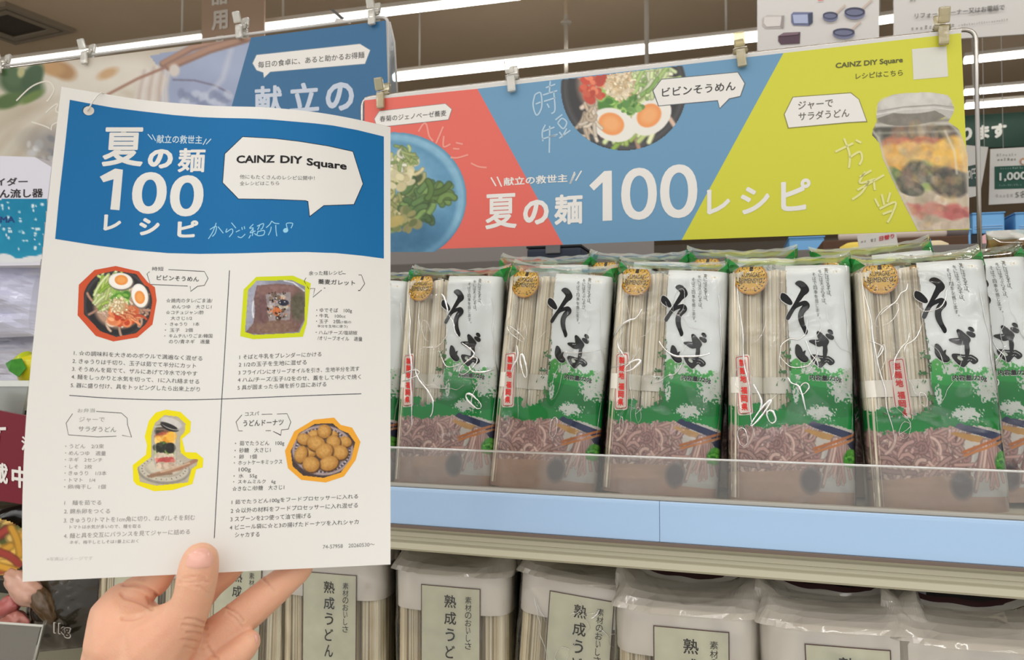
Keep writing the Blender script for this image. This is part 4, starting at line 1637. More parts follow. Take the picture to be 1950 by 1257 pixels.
blot(cl([(75, 548), (90, 530), (130, 545), (175, 590), (192, 625), (170, 635), (120, 615), (80, 585)]))
blot(cl([(228, 415), (262, 395), (305, 405), (345, 440), (365, 480), (350, 510), (318, 535), (285, 580), (250, 625), (330, 598), (372, 625), (370, 665),
         (325, 715), (318, 770), (335, 840), (365, 900), (350, 928), (320, 880), (282, 810), (270, 740), (290, 680), (320, 632), (240, 665), (200, 720),
         (165, 785), (143, 782), (150, 750), (185, 690), (225, 620), (260, 550), (290, 480), (262, 445), (240, 430)]))
blot(cl([(255, 1055), (275, 1047), (305, 1075), (328, 1120), (348, 1105), (345, 1140), (380, 1175), (378, 1200), (340, 1208), (290, 1180), (255, 1130)]))
blot(cl([(474, 905), (505, 912), (545, 945), (580, 975), (592, 1000), (575, 1040), (580, 1090), (572, 1150), (600, 1150), (650, 1180), (655, 1205), (620, 1225),
         (585, 1200), (560, 1215), (520, 1255), (470, 1225), (430, 1180), (418, 1145), (460, 1140), (540, 1148), (545, 1100), (540, 1040), (490, 1045), (440, 1025), (395, 1000),
         (440, 990), (490, 985), (480, 940)]))
A.ell(*cl([(490, 1180)])[0], 17, 9, (214, 220, 208), 7, 0.5)
blot(cl([(585, 885), (610, 880), (632, 900), (628, 915), (600, 905)]))
blot(cl([(565, 930), (600, 925), (640, 945), (635, 968), (600, 962)]))
for t, x0, y0, x1, y1 in (('夏にはざるそば、', 693, 135, 717, 315), ('冬には天ぷらそば、', 655, 145, 690, 365), ('そばで四季を感じます。', 618, 165, 658, 450)):
    A.vtext(t, x0, y0, x1, y1, 24, (96, 98, 96), 0.0, 4, slope=0.02)
A.text('内容量/720g', 609, 794, 806, 796, 40, (232, 236, 228), 0.05, 4)
A.text('内容量/720g', 612, 790, 803, 792, 36, (24, 26, 26), 0.022, 6)
SB = thing('soba_pack', 'clear pack of soba noodles, third from the right, front row', 'noodle pack', (0, 0, 0), 'soba packs in the front row')
A.build('printed_wrapper', lift_pack, PRINT_GLOSS, SB, 0.00008)
cols = [(250, 243, 226), (244, 234, 214), (252, 247, 234), (234, 222, 200)]
link('noodle_bundle', noodle_bundle(-0.0335, 0.0128, 0.0185, 0.004, 0.186, 54, cols, 1), M_NOODLE, SB)
link('noodle_bundle', noodle_bundle(-0.0070, 0.0128, 0.0187, 0.004, 0.187, 54, cols, 2), M_NOODLE, SB)
link('noodle_bundle', noodle_bundle(0.0300, 0.0140, 0.0180, 0.004, 0.186, 44, cols, 3), M_NOODLE, SB)
for cx in (-0.0335, -0.0070):
    bm = bmesh.new()
    rr = []
    for z in (0.0865, 0.0995):
        rr.append([bm.verts.new((cx + 0.0138 * math.copysign(abs(math.cos(a)) ** 0.7, math.cos(a)), 0.0198 * math.copysign(abs(math.sin(a)) ** 0.7, math.sin(a)), z))
                   for a in [2 * math.pi * k / 32 for k in range(32)]])
    for i in range(32):
        bm.faces.new((rr[0][i], rr[0][(i + 1) % 32], rr[1][(i + 1) % 32], rr[1][i]))
    link('paper_band', bm_mesh(bm), mat('paper_band_white', (240, 236, 226), 0.6), SB, smooth=True)
# white side and back of the wrapper
link('side_wrapper', ring_shell([(0.002, PW * 0.99, PT * 0.98, 0, 0), (0.05, PW * 0.99, PT * 0.98, 0, 0), (0.12, PW * 0.99, PT * 0.98, 0, 0), (PH - 0.012, PW * 0.99, PT * 0.97, 0, 0),
                                 (PH, PW * 0.97, PT * 0.8, 0, 0)], 40, -0.22, math.pi * 0.97), M_WHITEFILM, SB, smooth=True)
rings = [(0.001 + i * (PH - 0.004) / 46, PW + 0.0012, PT + 0.0016, 0, 0) for i in range(47)]
rings += [(PH + 0.002, PW + 0.001, PT * 0.82, 0.001, 0.002), (PH + 0.006, PW + 0.0015, PT * 0.5, 0.003, 0.004), (PH + 0.009, PW + 0.002, PT * 0.2, 0.005, 0.006)]
link('clear_film', ring_shell(rings, 96, crumple=0.0006, seed=3.0), M_FILM, SB, smooth=True)


def fin(z0, z1, w, lift, seed, wave):
    vs, fs = [], []
    n = 40
    for j, f in enumerate((0, 0.5, 1)):
        for i in range(n + 1):
            u = i / n * 2 - 1
            z = z0 + (z1 - z0) * f + lift * abs(u) ** 5 + 0.0016 * mnoise.noise(Vector((u * 4 + seed, f, 0)))
            y = 0.006 + 0.004 * f + wave * math.sin(u * 5 + seed) + 0.0012 * mnoise.noise(Vector((u * 9, f * 2, seed)))
            vs.append((w / 2 * u, y, z))
    for j in range(2):
        for i in range(n):
            a = j * (n + 1) + i
            fs.append([a, a + 1, a + n + 2, a + n + 1])
    return mesh_from(vs, fs)


me = fin(PH + 0.0055, PH + 0.0095, PW + 0.002, 0.0045, 1.3, 0.002)
o = link('green_seal', me, clear_mat('pack_film_pale_green', (226, 244, 222), 0.14, 0.8, 0.02, 0.4, (200, 226, 192), 50.0, 0.4, 0.004), SB, smooth=True)
me = fin(PH + 0.0093, PH + 0.0125, PW + 0.003, 0.005, 1.3, 0.002)
link('crimped_edge', me, M_FIN_CLEAR, SB, smooth=True)
# folded corners of the wrapper, green ears
for sx in (-1, 1):
    bm = bmesh.new()
    P = [Vector((sx * (PW / 2 - 0.010), -0.013, PH + 0.001)), Vector((sx * (PW / 2 + 0.001), -0.006, PH - 0.004)), Vector((sx * (PW / 2 + 0.002), 0.006, PH + 0.013)),
         Vector((sx * (PW / 2 - 0.006), 0.002, PH + 0.008)), Vector((sx * (PW / 2 - 0.003), -0.012, PH + 0.007))]
    v = [bm.verts.new(p) for p in P]
    bm.faces.new((v[0], v[4], v[3]))
    bm.faces.new((v[0], v[1], v[4]))
    bm.faces.new((v[1], v[2], v[4]))
    bm.faces.new((v[2], v[3], v[4]))
    link('folded_corner', bm_mesh(bm), M_FIN_GREEN, SB)
# gold seal
A = Art()
c = Canvas(120, 105, 345, 325, 4, (224, 176, 44), 4)
d = np.hypot((X := c.X) - 232, ((Y := c.Y) - 215) * 1.06)
c._mix(np.clip(1 - d / 110, 0, 1) * 0.6, (244, 206, 92))  # paler middle: a highlight painted into the gold
c._mix((d > 97) * 1.0, (190, 130, 20))
c.a *= d < 106
A.canvas(c, 7)
bk = (44, 36, 22)
A.text('KUMAGAE', 176, 212, 288, 208, 30, bk, 0.015, 9)
A.text('SEIMENSYO', 160, 248, 304, 244, 30, bk, 0.015, 9)
A.text('1', 222, 172, 246, 171, 34, bk, 0.03, 9)
for i in range(9):
    a = math.pi * (0.62 + 0.095 * i)
    for s_ in (1, -1):
        x, y = 232 + s_ * 86 * math.cos(a), 215 - 80 * math.sin(a + math.pi)
        A.ell(x, y, 8, 3.2, bk, 9, (a + 0.9) * s_ if s_ > 0 else math.pi - (a + 0.9), 10)
        x, y = 232 + s_ * 70 * math.cos(a), 215 - 66 * math.sin(a + math.pi)
        A.ell(x, y, 6, 2.4, bk, 9, (a + 0.2) * s_ if s_ > 0 else math.pi - (a + 0.2), 10)
A.blur_text(192, 292, 272, 290, 12, (120, 84, 24), 9, 3)
A.build('gold_seal', lift_pack, mat('gold_seal', (206, 152, 44), 0.3) if False else print_mat('gold_foil_print', 0.28, 0.6), SB, 0.00008)
# red place-of-origin label
A = Art()


def rrect(cx0, cy0, cx1, cy1, w, r=12):
    d = Vector((cx1 - cx0, cy1 - cy0))
    u = d.normalized()
    n = Vector((-u.y, u.x))
    pts = []
    for (bx, by, sx, sy) in ((cx0, cy0, -1, -1), (cx0, cy0, -1, 1), (cx1, cy1, 1, 1), (cx1, cy1, 1, -1)):
        for k in range(5):
            a = math.pi / 2 * k / 4
            if sx < 0:
                e = (-math.sin(a) if sy < 0 else -math.cos(a), -math.cos(a) if sy < 0 else math.sin(a))
                e = (-math.cos(math.pi / 2 - a), -math.sin(math.pi / 2 - a)) if sy < 0 else (-math.cos(a), math.sin(a))
            else:
                e = (math.sin(a), math.cos(a)) if sy > 0 else (math.cos(a), -math.sin(a))
            q = Vector((bx, by)) + u * (-sx * r + r * e[0] * 1.0) + n * (sy * (w / 2 - r) + r * e[1])
            pts.append((q.x, q.y))
    # order the outline by angle around its centre
    cx, cy = (cx0 + cx1) / 2, (cy0 + cy1) / 2
    h = d.length / w
    pts.sort(key=lambda p: math.atan2((p[0] - cx) * h, p[1] - cy))
    return pts


lx0, ly0, lx1, ly1 = 195, 660, 232, 1000
A.poly(rrect(lx0, ly0, lx1, ly1, 96, 16), (238, 226, 216), 7)
A.poly(rrect(lx0 + 1, ly0 + 9, lx1 - 1, ly1 - 9, 78, 12), (214, 84, 78), 8)
A.poly(rrect(lx0 + 1.5, ly0 + 13, lx1 - 1.5, ly1 - 13, 70, 10), (238, 226, 216), 9)
A.vtext('製麺地', lx0 + 5, ly0 + 24, lx0 + 19, ly0 + 160, 44, (222, 56, 52), 0.03, 10)
A.vtext('福岡県', lx0 + 22, ly0 + 178, lx1 - 3, ly1 - 22, 44, (222, 56, 52), 0.03, 10)
LABEL = A.build('origin_label', lift_pack, PRINT_GLOSS, SB, 0.00008)


# white glints on the cellophane, built in as thin raised strips shinier than the film
M_GLINT = clear_mat('glint_strip', (252, 253, 252), 0.26, 1.2, 0.68, 0.14, (244, 246, 244))


def glint_mesh(seed, lift, x0, x1, y0, y1, nlong, nloop, w):
    r = random.Random(seed)
    A_ = Art()
    W2, H2 = x1 - x0, y1 - y0
    paths = []
    for k in range(2):
        x = x0 + W2 * (0.1 if k == 0 else 0.9) + r.uniform(-0.03, 0.03) * W2
        paths.append([(x + r.uniform(-0.012, 0.012) * W2 + W2 * 0.02 * q, y0 + H2 * (0.08 + 0.84 * q / 9)) for q in range(10)])
    for k in range(nlong):
        x, y = x0 + W2 * r.uniform(0.1, 0.8), y0 + H2 * r.uniform(0.05, 0.6)
        a = r.uniform(0.7, 2.3)
        P_ = []
        for q in range(r.randint(4, 8)):
            P_.append((x, y))
            st = H2 * r.uniform(0.03, 0.08)
            x += math.cos(a) * st
            y += math.sin(a) * st
            a += r.uniform(-0.8, 0.8)
        paths.append(P_)
    for k in range(nloop):
        cx_, cy_ = x0 + W2 * r.uniform(0.15, 0.85), y0 + H2 * r.uniform(0.05, 0.95)
        ra, rb, ro = W2 * r.uniform(0.03, 0.11), W2 * r.uniform(0.015, 0.05), r.uniform(0, 3.1)
        P_ = []
        for q in range(13):
            t = 2 * math.pi * q / 12
            k2 = 1 + 0.25 * math.sin(2 * t + seed)
            P_.append((cx_ + k2 * (ra * math.cos(t) * math.cos(ro) - rb * math.sin(t) * math.sin(ro)), cy_ + k2 * (ra * math.cos(t) * math.sin(ro) + rb * math.sin(t) * math.cos(ro))))
        paths.append(P_)
        if r.random() < 0.6:
            paths.append([P_[3], (P_[3][0] + W2 * r.uniform(-0.1, 0.1), P_[3][1] - H2 * 0.06), (P_[3][0] + W2 * r.uniform(-0.15, 0.15), P_[3][1] - H2 * r.uniform(0.1, 0.18))])
    vs, fs = [], []
    for P_ in paths:
        P_ = [(max(x0, min(x1, x)), max(y0, min(y1, y))) for x, y in P_]
        ww = w * r.choice((0.55, 0.7, 0.9, 1.2, 1.9))
        Q = []
        V2 = [Vector((*q, 0)) for q in P_]
        for i in range(len(V2) - 1):
            p0, p1, p2, p3 = V2[max(0, i - 1)], V2[i], V2[i + 1], V2[min(len(V2) - 1, i + 2)]
            for kk in range(4):
                t = kk / 4
                Q.append(0.5 * ((2 * p1) + (p2 - p0) * t + (2 * p0 - 5 * p1 + 4 * p2 - p3) * t * t + (3 * p1 - p0 - 3 * p2 + p3) * t ** 3))
        n = len(Q)
        b = len(vs)
        for i, p in enumerate(Q):
            d = (Q[min(n - 1, i + 1)] - Q[max(0, i - 1)])
            d = d.normalized() if d.length > 1e-9 else Vector((1, 0, 0))
            nn = Vector((-d.y, d.x, 0))
            k2 = (0.35 + 0.65 * math.sin(math.pi * (i + 0.5) / n)) * (0.7 + 0.5 * mnoise.noise(Vector((p.x * 0.02, p.y * 0.02, seed))))
            for o_, h_ in ((-1, 0), (-0.5, 0.8), (0, 1), (0.5, 0.8), (1, 0)):
                q = p + nn * (ww * k2 * o_)
                vs.append(lift(q.x, q.y, 0.0010 + 0.0005 * h_ * k2))
        for i in range(n - 1):
            for k in range(4):
                a = b + i * 5 + k
                fs.append([a, a + 1, a + 6, a + 5])
    return mesh_from(vs, fs)


GLINTS = [glint_mesh(s_, lift_pack, 80, 880, 175, 1215, 8, 4, 4.6) for s_ in (3, 8, 15, 22, 31, 44)]
link('glint_strip', GLINTS[0], M_GLINT, SB, smooth=True)
for m_ in GLINTS[1:]:
    m_.materials.append(M_GLINT)
    m_.polygons.foreach_set('use_smooth', [True] * len(m_.polygons))


def stand_pack(o, bx, tx, Y, lean=0.012, sz=1.0, yaw=0.0):
    """stand a pack on the deck: bottom centre and top centre given by where they are seen"""
    b = PY(bx, 890, Y)
    t = PY(tx, 500, Y + lean)
    up = Vector((t.x - b.x, lean, 0.1535)).normalized()
    xa = Vector((math.cos(yaw), math.sin(yaw), 0))
    xa = (xa - up * xa.dot(up)).normalized()
    ya = up.cross(xa)
    base = Vector((b.x, Y, 0)) - up * (0.0365 / up.z)
    base.z = DECKZ + 0.0015
    base += Vector((0, PT / 2, 0))
    M = Matrix((xa, ya, up)).transposed().to_4x4() @ Matrix.Diagonal((1, 1, sz, 1))
    o.matrix_world = Matrix.Translation(base) @ M


rows = [(1507, 1502, 'soba pack second from the right in the front row, between two taller looking ones', 0.0),
        (838, 857, 'soba pack just right of the flyer edge in the front row', 0.01),
        (1031, 1062, 'soba pack second from the flyer in the front row, under the red banner part', 0.02),
        (1256, 1279, 'soba pack in the middle of the front row, fanned glare lines over its label', -0.015),
        (1787, 1752, 'soba pack at the right end of the front row, red label set further in', 0.015),
        (655, 690, 'soba pack almost hidden behind the right edge of the flyer', 0.0)]
packs = []
for i, (b, t, lab, yaw) in enumerate(rows):
    if i == 0:
        p = SB
        SB['label'] = lab
    else:
        p = dup(SB, lab)
    stand_pack(p, b, t, 0.632 + 0.0007 * i, 0.016, 1.0, yaw)
    packs.append(p)
    for ch in p.children:
        if ch.name.startswith('glint_strip'):
            ch.data = GLINTS[i]
for ch in packs[4].children:
    if ch.name.startswith('origin_label'):
        me = ch.data.copy()
        ch.data = me
        ch.location = (0.0135, 0.0, -0.001)
back = [(1010, 1020, 'soba pack standing behind the second front pack from the flyer'), (1190, 1200, 'soba pack behind the middle front pack, its gold seal showing over it'),
        (1395, 1400, 'soba pack behind the second front pack from the right'), (1700, 1660, 'soba pack behind the right end front pack, gold seal showing above it')]
for i, (b, t, lab) in enumerate(back):
    p = dup(SB, lab)
    p['group'] = 'soba packs in the second row'
    stand_pack(p, b + 10, t + 10, 0.694 + 0.0006 * i, 0.012, 1.075, 0.0)
p = dup(SB, 'soba pack leaning at the right edge of the view, half behind the end pack')
p['group'] = 'soba packs in the second row'
stand_pack(p, 1880, 1838, 0.686, 0.012, 1.03, 0.0)

# a different, brownish noodle pack at the very right
TP = thing('brown_noodle_pack', 'pack of brownish dried noodles, just a sliver at the right edge beyond the soba', 'noodle pack', (PY(2036, 800, 0.70).x, 0.735, DECKZ + 0.001))
bc = [(196, 166, 116), (184, 152, 102), (206, 178, 130), (170, 140, 94)]
link('noodle_bundle', noodle_bundle(-0.0215, 0.0195, 0.021, 0.003, 0.205, 60, bc, 41, 0.0013), M_NOODLE, TP)
link('noodle_bundle', noodle_bundle(0.0215, 0.0195, 0.021, 0.003, 0.205, 60, bc, 42, 0.0013), M_NOODLE, TP)
rr_ = [(0.001 + i * 0.208 / 40, 0.090, 0.047, 0, 0) for i in range(41)] + [(0.213, 0.088, 0.03, 0.002, 0.002), (0.219, 0.089, 0.006, 0.004, 0.004)]
link('clear_film', ring_shell(rr_, 72, crumple=0.0007, seed=41.0), M_FILM, TP, smooth=True)
bm = bmesh.new()
add_box(bm, (0, 0.004, 0.2215), (0.089, 0.0016, 0.008), 0.0006)
link('top_seal', bm_mesh(bm), M_FIN_CLEAR, TP)
# ------------------------------------------------------------------ udon packs on the lower shelf
UW, UT = 0.114, 0.056
M_UWRAP = mat('udon_wrap_white', (236, 230, 222), 0.32, coat=0.25, bump=0.35, bscale=45)
M_UFILM = clear_mat('udon_film', (250, 250, 248), 0.06, 1.1, 0.004, 0.02, (230, 228, 222), 20.0, 1.0, 0.006, 1.5)
M_UNECK = clear_mat('udon_neck_film', (228, 226, 220), 0.10, 1.0, 0.04, 0.62, (206, 200, 190), 34.0, 0.8, 0.01)
M_MAROON = mat('udon_seal_maroon', (52, 26, 28), 0.4)


def u_front(x):
    u = min(0.999, abs(2 * x / UW))
    return -UT / 2 * (1 - u ** 6) ** 0.4


def lift_udon(px, py, off):
    x = max(-UW * 0.49, min(UW * 0.49, px / 1000))
    return Vector((x, u_front(x) - 0.0012 - off, 0.2 - py / 1000))


UD = thing('udon_pack', 'udon pack', 'noodle pack', (0, 0, 0), 'udon packs on the lower shelf')
cols = [(248, 238, 212), (244, 230, 200), (250, 242, 220), (236, 220, 188)]
for i, cx in enumerate((-0.0415, -0.014, 0.0135, 0.041)):
    link('noodle_bundle', noodle_bundle(cx, 0.0133 if i in (1, 2) else 0.0122, 0.0245 if i in (1, 2) else 0.0215, 0.003, 0.19, 38, cols, 11 + i, 0.0014), M_NOODLE, UD)
link('white_wrap', ring_shell([(0.1755, UW, UT, 0, 0), (0.185, UW, UT, 0, 0), (0.196, UW, UT, 0, 0), (0.207, UW, UT, 0, 0), (0.213, UW * 0.99, UT * 0.93, 0.001, 0)], 64,
                              crumple=0.0005, seed=5), M_UWRAP, UD, smooth=True)
A = Art()
A.maxedge = 6
A.poly([(-25.5, 0), (32, 0), (32, 196), (-25.5, 196)], (84, 40, 38), 1)
c = Canvas(-24.7, 0.8, 31.2, 195, 1.6, (224, 223, 203), 31)
c.grain(7, 9, 4)
A.canvas(c, 2)
for i, ch in enumerate('熟成うどん'):
    w = 11.5 if i < 2 else 9
    cx, cy = 3.2, 13.5 + 15.2 * i
    A.text(ch, cx - w / 2, cy + 5.8, cx + w / 2, cy + 5.8, 11.6, (28, 28, 26), 0.015, 4)
A.vtext('素材のおいしさ', 20.5, 7.5, 20.5, 55.5, 6.6, (52, 50, 46), 0.006, 4)
A.build('front_label', lift_udon, PRINT_GLOSS, UD, 0.00006)
rr = [(0.002 + i * 0.208 / 40, UW + 0.0034, UT + 0.0036, 0, 0) for i in range(41)]
link('clear_film', ring_shell(rr, 72, crumple=0.0007, seed=11.0), M_UFILM, UD, smooth=True)
rr = [(0.2105, UW + 0.003, UT + 0.003, 0, 0), (0.2135, UW + 0.002, UT * 0.98, 0.001, 0.002), (0.2165, UW - 0.002, UT * 0.84, 0.003, 0.006),
      (0.218, UW - 0.004, UT * 0.64, 0.006, 0.012), (0.2195, UW - 0.003, UT * 0.44, 0.01, 0.017), (0.221, UW - 0.001, UT * 0.22, 0.014, 0.021), (0.2225, UW + 0.002, UT * 0.08, 0.017, 0.024)]
link('gathered_neck', ring_shell(rr, 72, crumple=0.005, seed=21.0, earpow=3), M_UNECK, UD, smooth=False)
UGLINT = glint_mesh(5, lift_udon, -52, 52, 0, 70, 7, 3, 0.5)


def ufin(z0, z1, lift, y0, y1, seed):
    vs, fs = [], []
    n = 36
    for f in (0, 1):
        for i in range(n + 1):
            u = i / n * 2 - 1
            vs.append(((UW / 2 + 0.001) * u, y0 + (y1 - y0) * f + 0.002 * mnoise.noise(Vector((u * 3, seed, 0))),
                       z0 + (z1 - z0) * f + lift * abs(u) ** 3 + 0.002 * mnoise.noise(Vector((u * 3.3 + seed, 2, f * 0.3)))))
    for i in range(n):
        fs.append([i, i + 1, i + n + 2, i + n + 1])
    return mesh_from(vs, fs)


link('sealed_fin', ufin(0.2215, 0.2255, 0.023, 0.0165, 0.02, 2.0), M_UNECK, UD, smooth=True)
link('maroon_stripe', ufin(0.2252, 0.229, 0.022, 0.0195, 0.022, 2.0), M_MAROON, UD, smooth=True)
UPOS = [(858, 1114, 0.660, 0.0, 0.02, 'udon pack right of the flyer corner, its label reading down past the frame'),
        (628, 1092, 0.666, 0.0, 0.03, 'udon pack below the flyer, right of the pointing fingertip'),
        (1108, 1139, 0.657, 0.075, -0.03, 'udon pack tilted to one side, between two upright ones in the middle'),
        (1315, 1195, 0.613, 0.0, 0.02, 'udon pack with a wide white top, third from the right edge on the lower shelf'),
        (1612, 1238, 0.603, -0.03, -0.02, 'udon pack with only the top edge of its label showing, second from the right edge'),
        (1885, 1262, 0.600, 0.0, 0.03, 'udon pack at the right edge of the lower shelf, label out of view'),
        (455, 1082, 0.668, 0.03, -0.05, 'udon pack seen between thumb and pointing finger'),
        (262, 1076, 0.672, 0.03, 0.02, 'udon pack mostly hidden behind the hand, beside the dark bag')]
UDECK = RZ - 0.416
for i, (px, py, Y, roll, yaw, lab) in enumerate(UPOS):
    p = UD if i == 0 else dup(UD, lab)
    p['label'] = lab
    if i == 2:      # only this one carries the built-in glint strips on its film
        link('glint_strip', UGLINT, M_GLINT, p, smooth=True)
    q = PY(px, py, Y)
    R = Matrix.Rotation(yaw, 4, 'Z') @ Matrix.Rotation(roll, 4, 'Y')
    top = R @ Vector((0.003, -UT / 2, 0.2))
    p.matrix_world = Matrix.Translation(Vector((q.x - top.x, Y + UT / 2, UDECK + 0.0015 + abs(math.sin(roll)) * UW / 2))) @ R
shp('lower_deck', -0.63, 0.75, 0.56, 0.93, UDECK - 0.02, UDECK, M_STEEL)

# dark packs standing behind the udon, only their tops catch light
bmat = mat('dark_pouch_film', (26, 28, 32), 0.2, coat=0.6, bump=0.6, bscale=30)
for i, (px, lab) in enumerate(((1140, 'dark pouch behind the tilted udon pack, shiny black top'), (1640, 'dark pouch behind the udon packs near the right edge'),
                               (880, 'dark pouch behind the udon pack at the flyer corner'))):
    q = PY(px, 1100, 0.80)
    t = thing('dark_pouch', lab, 'pouch', (q.x, 0.80, UDECK + 0.001), 'dark pouches behind the udon')
    me = ring_shell([(0, 0.11, 0.05, 0, 0), (0.1, 0.115, 0.055, 0, 0), (0.2, 0.11, 0.045, 0, 0), (0.235, 0.112, 0.01, 0.002, 0)], 40, crumple=0.002, seed=i * 7)
    h = link('pouch_body', me, bmat, smooth=True)
    h.parent = t
    bm = bmesh.new()
    add_box(bm, (0, 0.002, 0.240), (0.112, 0.002, 0.010), 0.0006)
    h = link('top_seal', bm_mesh(bm), M_MAROON)
    h.parent = t

# ------------------------------------------------------------------ goods at the left edge, next bay
LY = 0.78
LS = thing('side_shelf', 'shop shelf bay behind the left edge of the flyer', 'shelf', (-0.99, 0.9, 0))
zt = PY(30, 728, LY).z
zb = PY(40, 1262, LY).z
for nm, z, m in (('deck', zt - 0.03, M_STEEL2), ('deck', zb - 0.02, M_STEEL)):
    box_obj(nm, (0, 0, z), (0.62, 0.26, 0.012), m, None, 0.002).parent = LS
box_obj('back_panel', (0, 0.135, 0.72), (0.62, 0.01, 1.42), mat('side_back_panel', (52, 48, 44), 0.7), None, 0.001).parent = LS
for sx in (-0.32, 0.32):
    box_obj('upright', (sx, 0.1, 0.72), (0.012, 0.05, 1.44), M_STEEL, None, 0.002).parent = LS
box_obj('base', (0, 0, 0.06), (0.62, 0.26, 0.12), M_BLACK, None, 0.002).parent = LS
# clear riser in front of the bag
t = thing('clear_riser', 'clear plastic riser with a bright top edge, left of the flyer', 'riser', PY(0, 760, LY - 0.02))
o = Vector(t.location)
bm = bmesh.new()
P4 = [PY(-90, 735, LY - 0.02), PY(53, 735, LY - 0.02), PY(41, 795, LY - 0.02), PY(-90, 795, LY - 0.02)]
hexa(bm, [p - o for p in P4] + [p - o + Vector((0, 0.003, 0)) for p in P4])
link('panel', bm_mesh(bm), clear_mat('riser_hazy', (244, 250, 244), 0.2, 0.9, 0.08, 0.4, (206, 212, 204))).parent = t
P4 = [PY(-90, 725, LY - 0.022), PY(55, 725, LY - 0.022), PY(55, 736, LY - 0.022), PY(-90, 736, LY - 0.022)]
bm = bmesh.new()
hexa(bm, [p - o for p in P4] + [p - o + Vector((0, 0.006, 0)) for p in P4])
link('top_edge', bm_mesh(bm), mat('riser_edge_white', (228, 232, 226), 0.15)).parent = t

# boxed kitchen toy: white header card over a snowy blue sleeve
BXY = 0.80
A = Art()
A.frame(0, 140, 2.993)
A.maxedge = 1e9
c = Canvas(-420, 700, 275, 1100, 7, (14, 128, 166), 3)
c._mix(np.clip((c.Y - 800) / 300, 0, 1) * 0.35, (60, 170, 200))
c.grain(8, 60, 3)
r = random.Random(4)
for k in range(90):
    x, y = r.uniform(-410, 270), r.uniform(725, 1010)
    c.ell(x, y, r.uniform(3, 9), r.uniform(3, 9), (216, 232, 240), 0, 0.6)
for k in range(9):
    c.ell(-380 + 80 * k, 1085, 80, 30 + 14 * (k % 3), (216, 220, 224), 0, 0.1)
c.mask([(-420, 724), (275, 708), (272, 740), (238, 1070), (225, 1078), (-420, 1096)])
A.canvas(c, 1)
A.text('スライダー', -150, 643, 157, 638, 46, (52, 50, 50), 0.02, 2)
A.text('そうめん流し器', -190, 716, 245, 706, 52, (48, 46, 46), 0.03, 0.6)
A.text('KUMA', -80, 852, 84, 850, 36, (34, 60, 120), 0.03, 2)
A.blur_text(-60, 880, 80, 877, 13, (60, 110, 160), 2, 2)
L = lift_Y(BXY)
F = [L(*q) for q in ((-140, 293), (66, 299), (98, 318), (76, 505), (-140, 508))]
o = F[4].copy()
t = thing('slider_box', 'white topped box with a snowy blue sleeve at the left edge', 'box', o)
bm = bmesh.new()
fv = [bm.verts.new(p - o) for p in F]
bv = [bm.verts.new(p - o + Vector((0, 0.10, 0))) for p in F]
bm.faces.new(fv)
bm.faces.new(list(reversed(bv)))
for i in range(5):
    j = (i + 1) % 5
    bm.faces.new((fv[j], fv[i], bv[i], bv[j]))
link('carton', bm_mesh(bm), mat('carton_white', (214, 214, 226), 0.45)).parent = t
oB = o
A.build('printed_sleeve', lambda x, y, off: L(x, y, off) - oB, PRINT_GLOSS, None, 0.0002).parent = t


def pillow(name, label, cat, px4, Y, puff, m, crump=0.004, n=26, seed=0, part='bag_body', group=None, soft=False):
    """a soft bag: front outline at four pixel corners, swelling out and back"""
    L_ = lift_Y(Y)
    c4 = [L_(*q) for q in px4]
    o_ = c4[3].copy()
    vs, fs = [], []
    for sgn in (-1, 1):
        for j in range(n + 1):
            for i in range(n + 1):
                u, v = i / n, j / n
                p = (c4[0] * (1 - u) + c4[1] * u) * (1 - v) + (c4[3] * (1 - u) + c4[2] * u) * v
                e = (max(0, math.sin(math.pi * u)) * max(0, math.sin(math.pi * v))) ** 0.45
                w = mnoise.noise(Vector((u * 5 + seed, v * 5, sgn))) * crump + (0.5 - abs(mnoise.noise(Vector((u * 7, v * 8 + seed, sgn + 4))))) * crump
                vs.append(p - o_ + Vector((0, sgn * puff * e + w * (e if e > 0.05 else 0), 0)))
        b = (0 if sgn < 0 else (n + 1) ** 2)
        for j in range(n):
            for i in range(n):
                a = b + j * (n + 1) + i
                fs.append([a, a + 1, a + n + 2, a + n + 1] if sgn > 0 else [a, a + n + 1, a + n + 2, a + 1])
    t_ = thing(name, label, cat, o_, group)
    h_ = link(part, mesh_from(vs, fs), m, smooth=soft)
    h_.parent = t_
    return t_, o_


t, o = pillow('toy_bag', 'crumpled pale lavender plastic bag left of the flyer', 'bag', [(-150, 508), (92, 498), (70, 640), (-150, 650)], 0.84, 0.03,
              mat('lavender_film', (200, 202, 226), 0.25, coat=0.3), 0.012)
t2, o2 = pillow('toy_bag', 'pleated pale plastic bag behind the yellow green fruit bottle', 'bag', [(-150, 640), (96, 636), (80, 740), (-150, 745)], 0.88, 0.025,
                mat('grey_lavender_film', (190, 190, 204), 0.3, coat=0.3), 0.01, seed=5)
